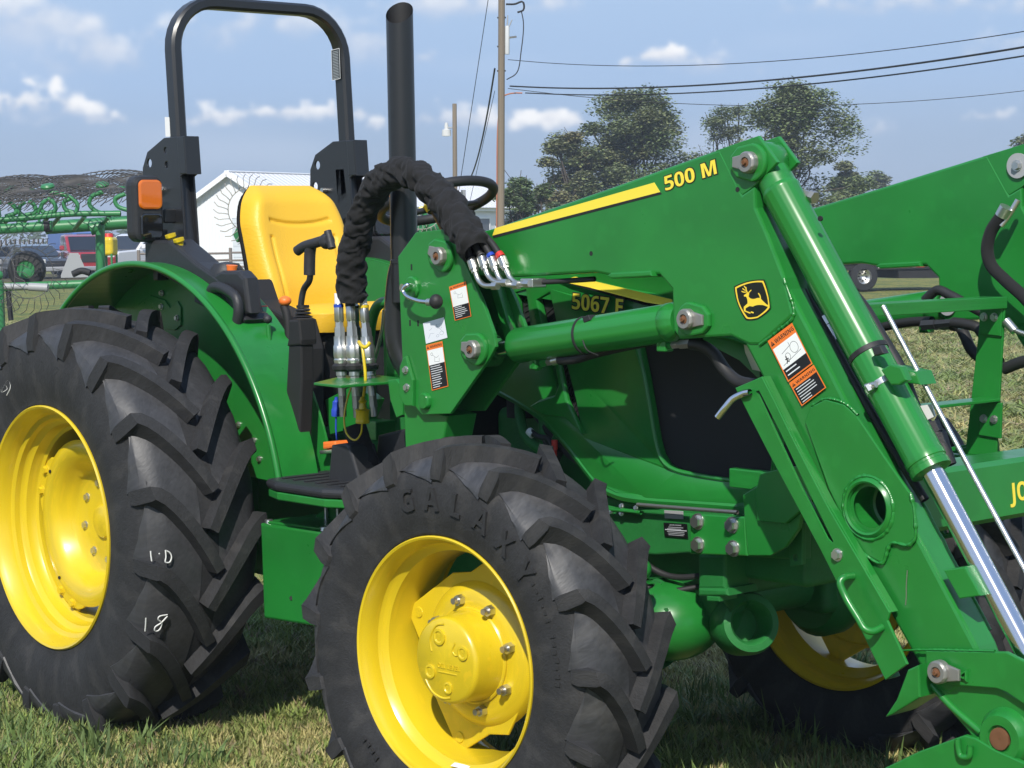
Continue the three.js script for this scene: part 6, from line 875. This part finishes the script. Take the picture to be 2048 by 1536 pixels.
  for (const [a, b, ring] of feet) {
    const c = sub('quick_coupler', hz), L = dist(a, b); part('dust_boot', turned(a, b, [[.012, L * .05], [.026, L * .09], [.028, L * .14], [.016, L * .19]], 20), M.rubberClean, c);
    part('sleeve', turned(a, b, [[.0125, -.06], [.0125, 0], [.0165, .002], [.0165, L * .08], [.016, L * .14], [.021, L * .19], [.022, L * .22], [.020, L * .24], [.022, L * .27], [.0215, L * .40], [.019, L * .43], [.019, L * .54]], 24), M.zinc, c);
    part('nut', [hex(lerp3(a, b, .5), lerp3(a, b, .66), .018), hex(lerp3(a, b, .66), lerp3(a, b, .74), .014)], M.zinc, c); part('crimp', turned(a, b, [[.011, L * .72], [.0145, L * .75], [.0145, L * .96], [.012, L * .98]], 18), M.zinc, c); part('colour_band', cyl(lerp3(a, b, .93), lerp3(a, b, .97), .0155, .0155, 16), ring, c); part('hose_stub', cyl(lerp3(a, b, .95), lerp3(a, b, 1.12), .012, .012, 14), M.white, c);
    part('lower_fitting', [hex(lerp3(a, b, -.12), lerp3(a, b, 0), .016), hex(lerp3(a, b, -.42), lerp3(a, b, -.16), .0135), cyl(lerp3(a, b, -.55), lerp3(a, b, -.3), .011, .011, 12)], M.steel, c);
  }
  const yc = sub('yellow_cap', hz); part('cap_body', turned([1.251,1.083,0.54], [1.254,1.168,0.54], [[.001, 0], [.02, 0], [.022, .006], [.0205, .01], [.0205, .035], [.023, .04], [.012, .044], [.009, .06], [.013, .066], [.008, .072], [.006, .08]], 22), M.yellow, yc); part('cap_strap', tube([[1.259,1.165,0.54], [1.277,1.214,0.545], [1.272,1.274,0.545], [1.257,1.318,0.54]], .005, 30, 8), M.yellow, yc); part('cap_fork', tube([[1.228,1.326,0.53], [1.257,1.315,0.54], [1.277,1.313,0.54], [1.284,1.327,0.53]], .006, 14, 8), M.yellow, yc); part('cap_cord', tube([[1.248,1.08,0.54], [1.242,1.052,0.54], [1.211,1.029,0.54], [1.17,1.045,0.54], [1.157,1.087,0.54], [1.161,1.147,0.53], [1.169,1.185,0.52]], .003, 40, 7), M.yellow, yc);
  part('blue_cap', [turned([1.057,1.09,0.5], [1.065,1.156,0.5], [[.001, 0], [.013, 0], [.014, .02], [.011, .026], [.011, .045], [.006, .05], [.005, .06]], 18), tube([[1.06,1.087,0.5], [1.058,1.047,0.5], [1.062,1.016,0.5]], .003, 14, 6)], M.blue, hz);
  part('lower_sleeve', (() => { const c2 = new THREE.CatmullRomCurve3([[1.098,1.062,0.46], [1.118,1,0.45], [1.144,0.939,0.44], [1.151,0.868,0.42]].map(V)); const g2 = new THREE.TubeGeometry(c2, 50, .036, 24); const p = g2.attributes.position; for (let i = 0; i < p.count; i++) { const k = (fbm(p.getX(i) * 40, p.getY(i) * 40, 5, 3) - .5) * .02; p.setXYZ(i, p.getX(i) + k, p.getY(i), p.getZ(i) + k); } g2.computeVertexNormals(); return g2; })(), M.fabric, hz);
}
// hoses along the inside of the far arm
{
  const h = sub('far_arm_hose', loader);
  part('hose', [tube([[2.894,1.711,-0.44], [2.872,1.671,-0.43], [2.854,1.642,-0.42]], .008, 14, 10)], M.zinc, h); part('hose_crimp', cyl([2.871,1.693,-0.42], [2.855,1.669,-0.42], .0185, .0185, 18), M.zinc, h);
  part('hose', tube([[2.854,1.669,-0.42], [2.822,1.629,-0.42], [2.809,1.578,-0.42], [2.822,1.537,-0.42], [2.867,1.497,-0.42], [2.923,1.455,-0.42], [2.978,1.405,-0.42]], .017, 40, 14), M.fabric, h);
  part('hose', tube([[2.616,1.44,-0.4], [2.659,1.468,-0.4], [2.701,1.455,-0.4], [2.768,1.426,-0.4], [2.809,1.409,-0.4]], .014, 30, 12), M.rubberClean, h);
  part('hose', [tube([[2.71,1.38,-0.4], [2.751,1.377,-0.4], [2.792,1.368,-0.4], [2.809,1.351,-0.4]], .015, 20, 12), tube([[2.914,1.263,-0.35], [2.964,1.282,-0.35], [3.026,1.296,-0.35]], .016, 14, 12)], M.rubberClean, h);
  part('hose_fitting', [hex([2.609,1.37,-0.4], [2.654,1.374,-0.4], .016), hex([2.654,1.374,-0.4], [2.711,1.38,-0.4], .013)], M.plastic, h); part('tag', plate([[2.73,1.374],[2.763,1.381],[2.76,1.363],[2.732,1.363]], -.396, -.394, { bevel: 0 }), M.white, h);
  part('bent_tube', tube([[2.939,1.384,-0.33], [2.962,1.369,-0.33], [2.994,1.359,-0.33], [3.04,1.355,-0.33]], .007, 20, 10), M.zinc, h); part('hose_crimp', cyl([2.934,1.392,-0.33], [2.962,1.366,-0.33], .013, .012, 16), M.zinc, h);
  const w = [2.861,1.804,-0.48]; part('pin_washer', [cyl([w[0], w[1], -.489], [w[0], w[1], -.482], .034, .034, 28)], M.grey, h); bolt([w[0], w[1], -.482], [0, 0, 1], .012, 'bolt', M.zinc, h);
  const w2 = [2.629,1.424,-0.48]; part('pin_washer', cyl([w2[0], w2[1], -.489], [w2[0], w2[1], -.482], .03, .03, 28), M.grey, h);
}
// tilting tool carrier at the foot of the arms
{
  const c = thing('tool_carrier', 'green tool carrier frame hanging low at the loader arm end, bottom right corner', 'carrier');
  for (const s of [1, -1]) { const S = sideOf(s);
    part('hook_plate', S(plate([[3.244,0.417],[3.367,0.489],[3.488,0.547],[3.517,0.546],[3.568,0.529],[3.68,0.508],[3.681,0.401],[3.568,0.355],[3.315,0.323]], .585, .6, { bevel: .003 })), M.green, c);
    part('hook_plate', S(plate([[3.245,0.414],[3.371,0.479],[3.436,0.516],[3.518,0.507],[3.633,0.485],[3.633,0.355],[3.33,0.288]], .46, .475, { bevel: .003 })), M.green, c);
    part('latch_bar', S([tube([[3.478,0.538,0.61],[3.481,0.515,0.61],[3.487,0.503,0.61],[3.508,0.506,0.61],[3.511,0.529,0.61]], .007, 30, 8)]), M.green, c); }
  part('cross_bar', cyl([3.55, .45, -.58], [3.55, .45, .58], .03, .03, 20), M.green, c);
}

renderer.render(scene, camera);
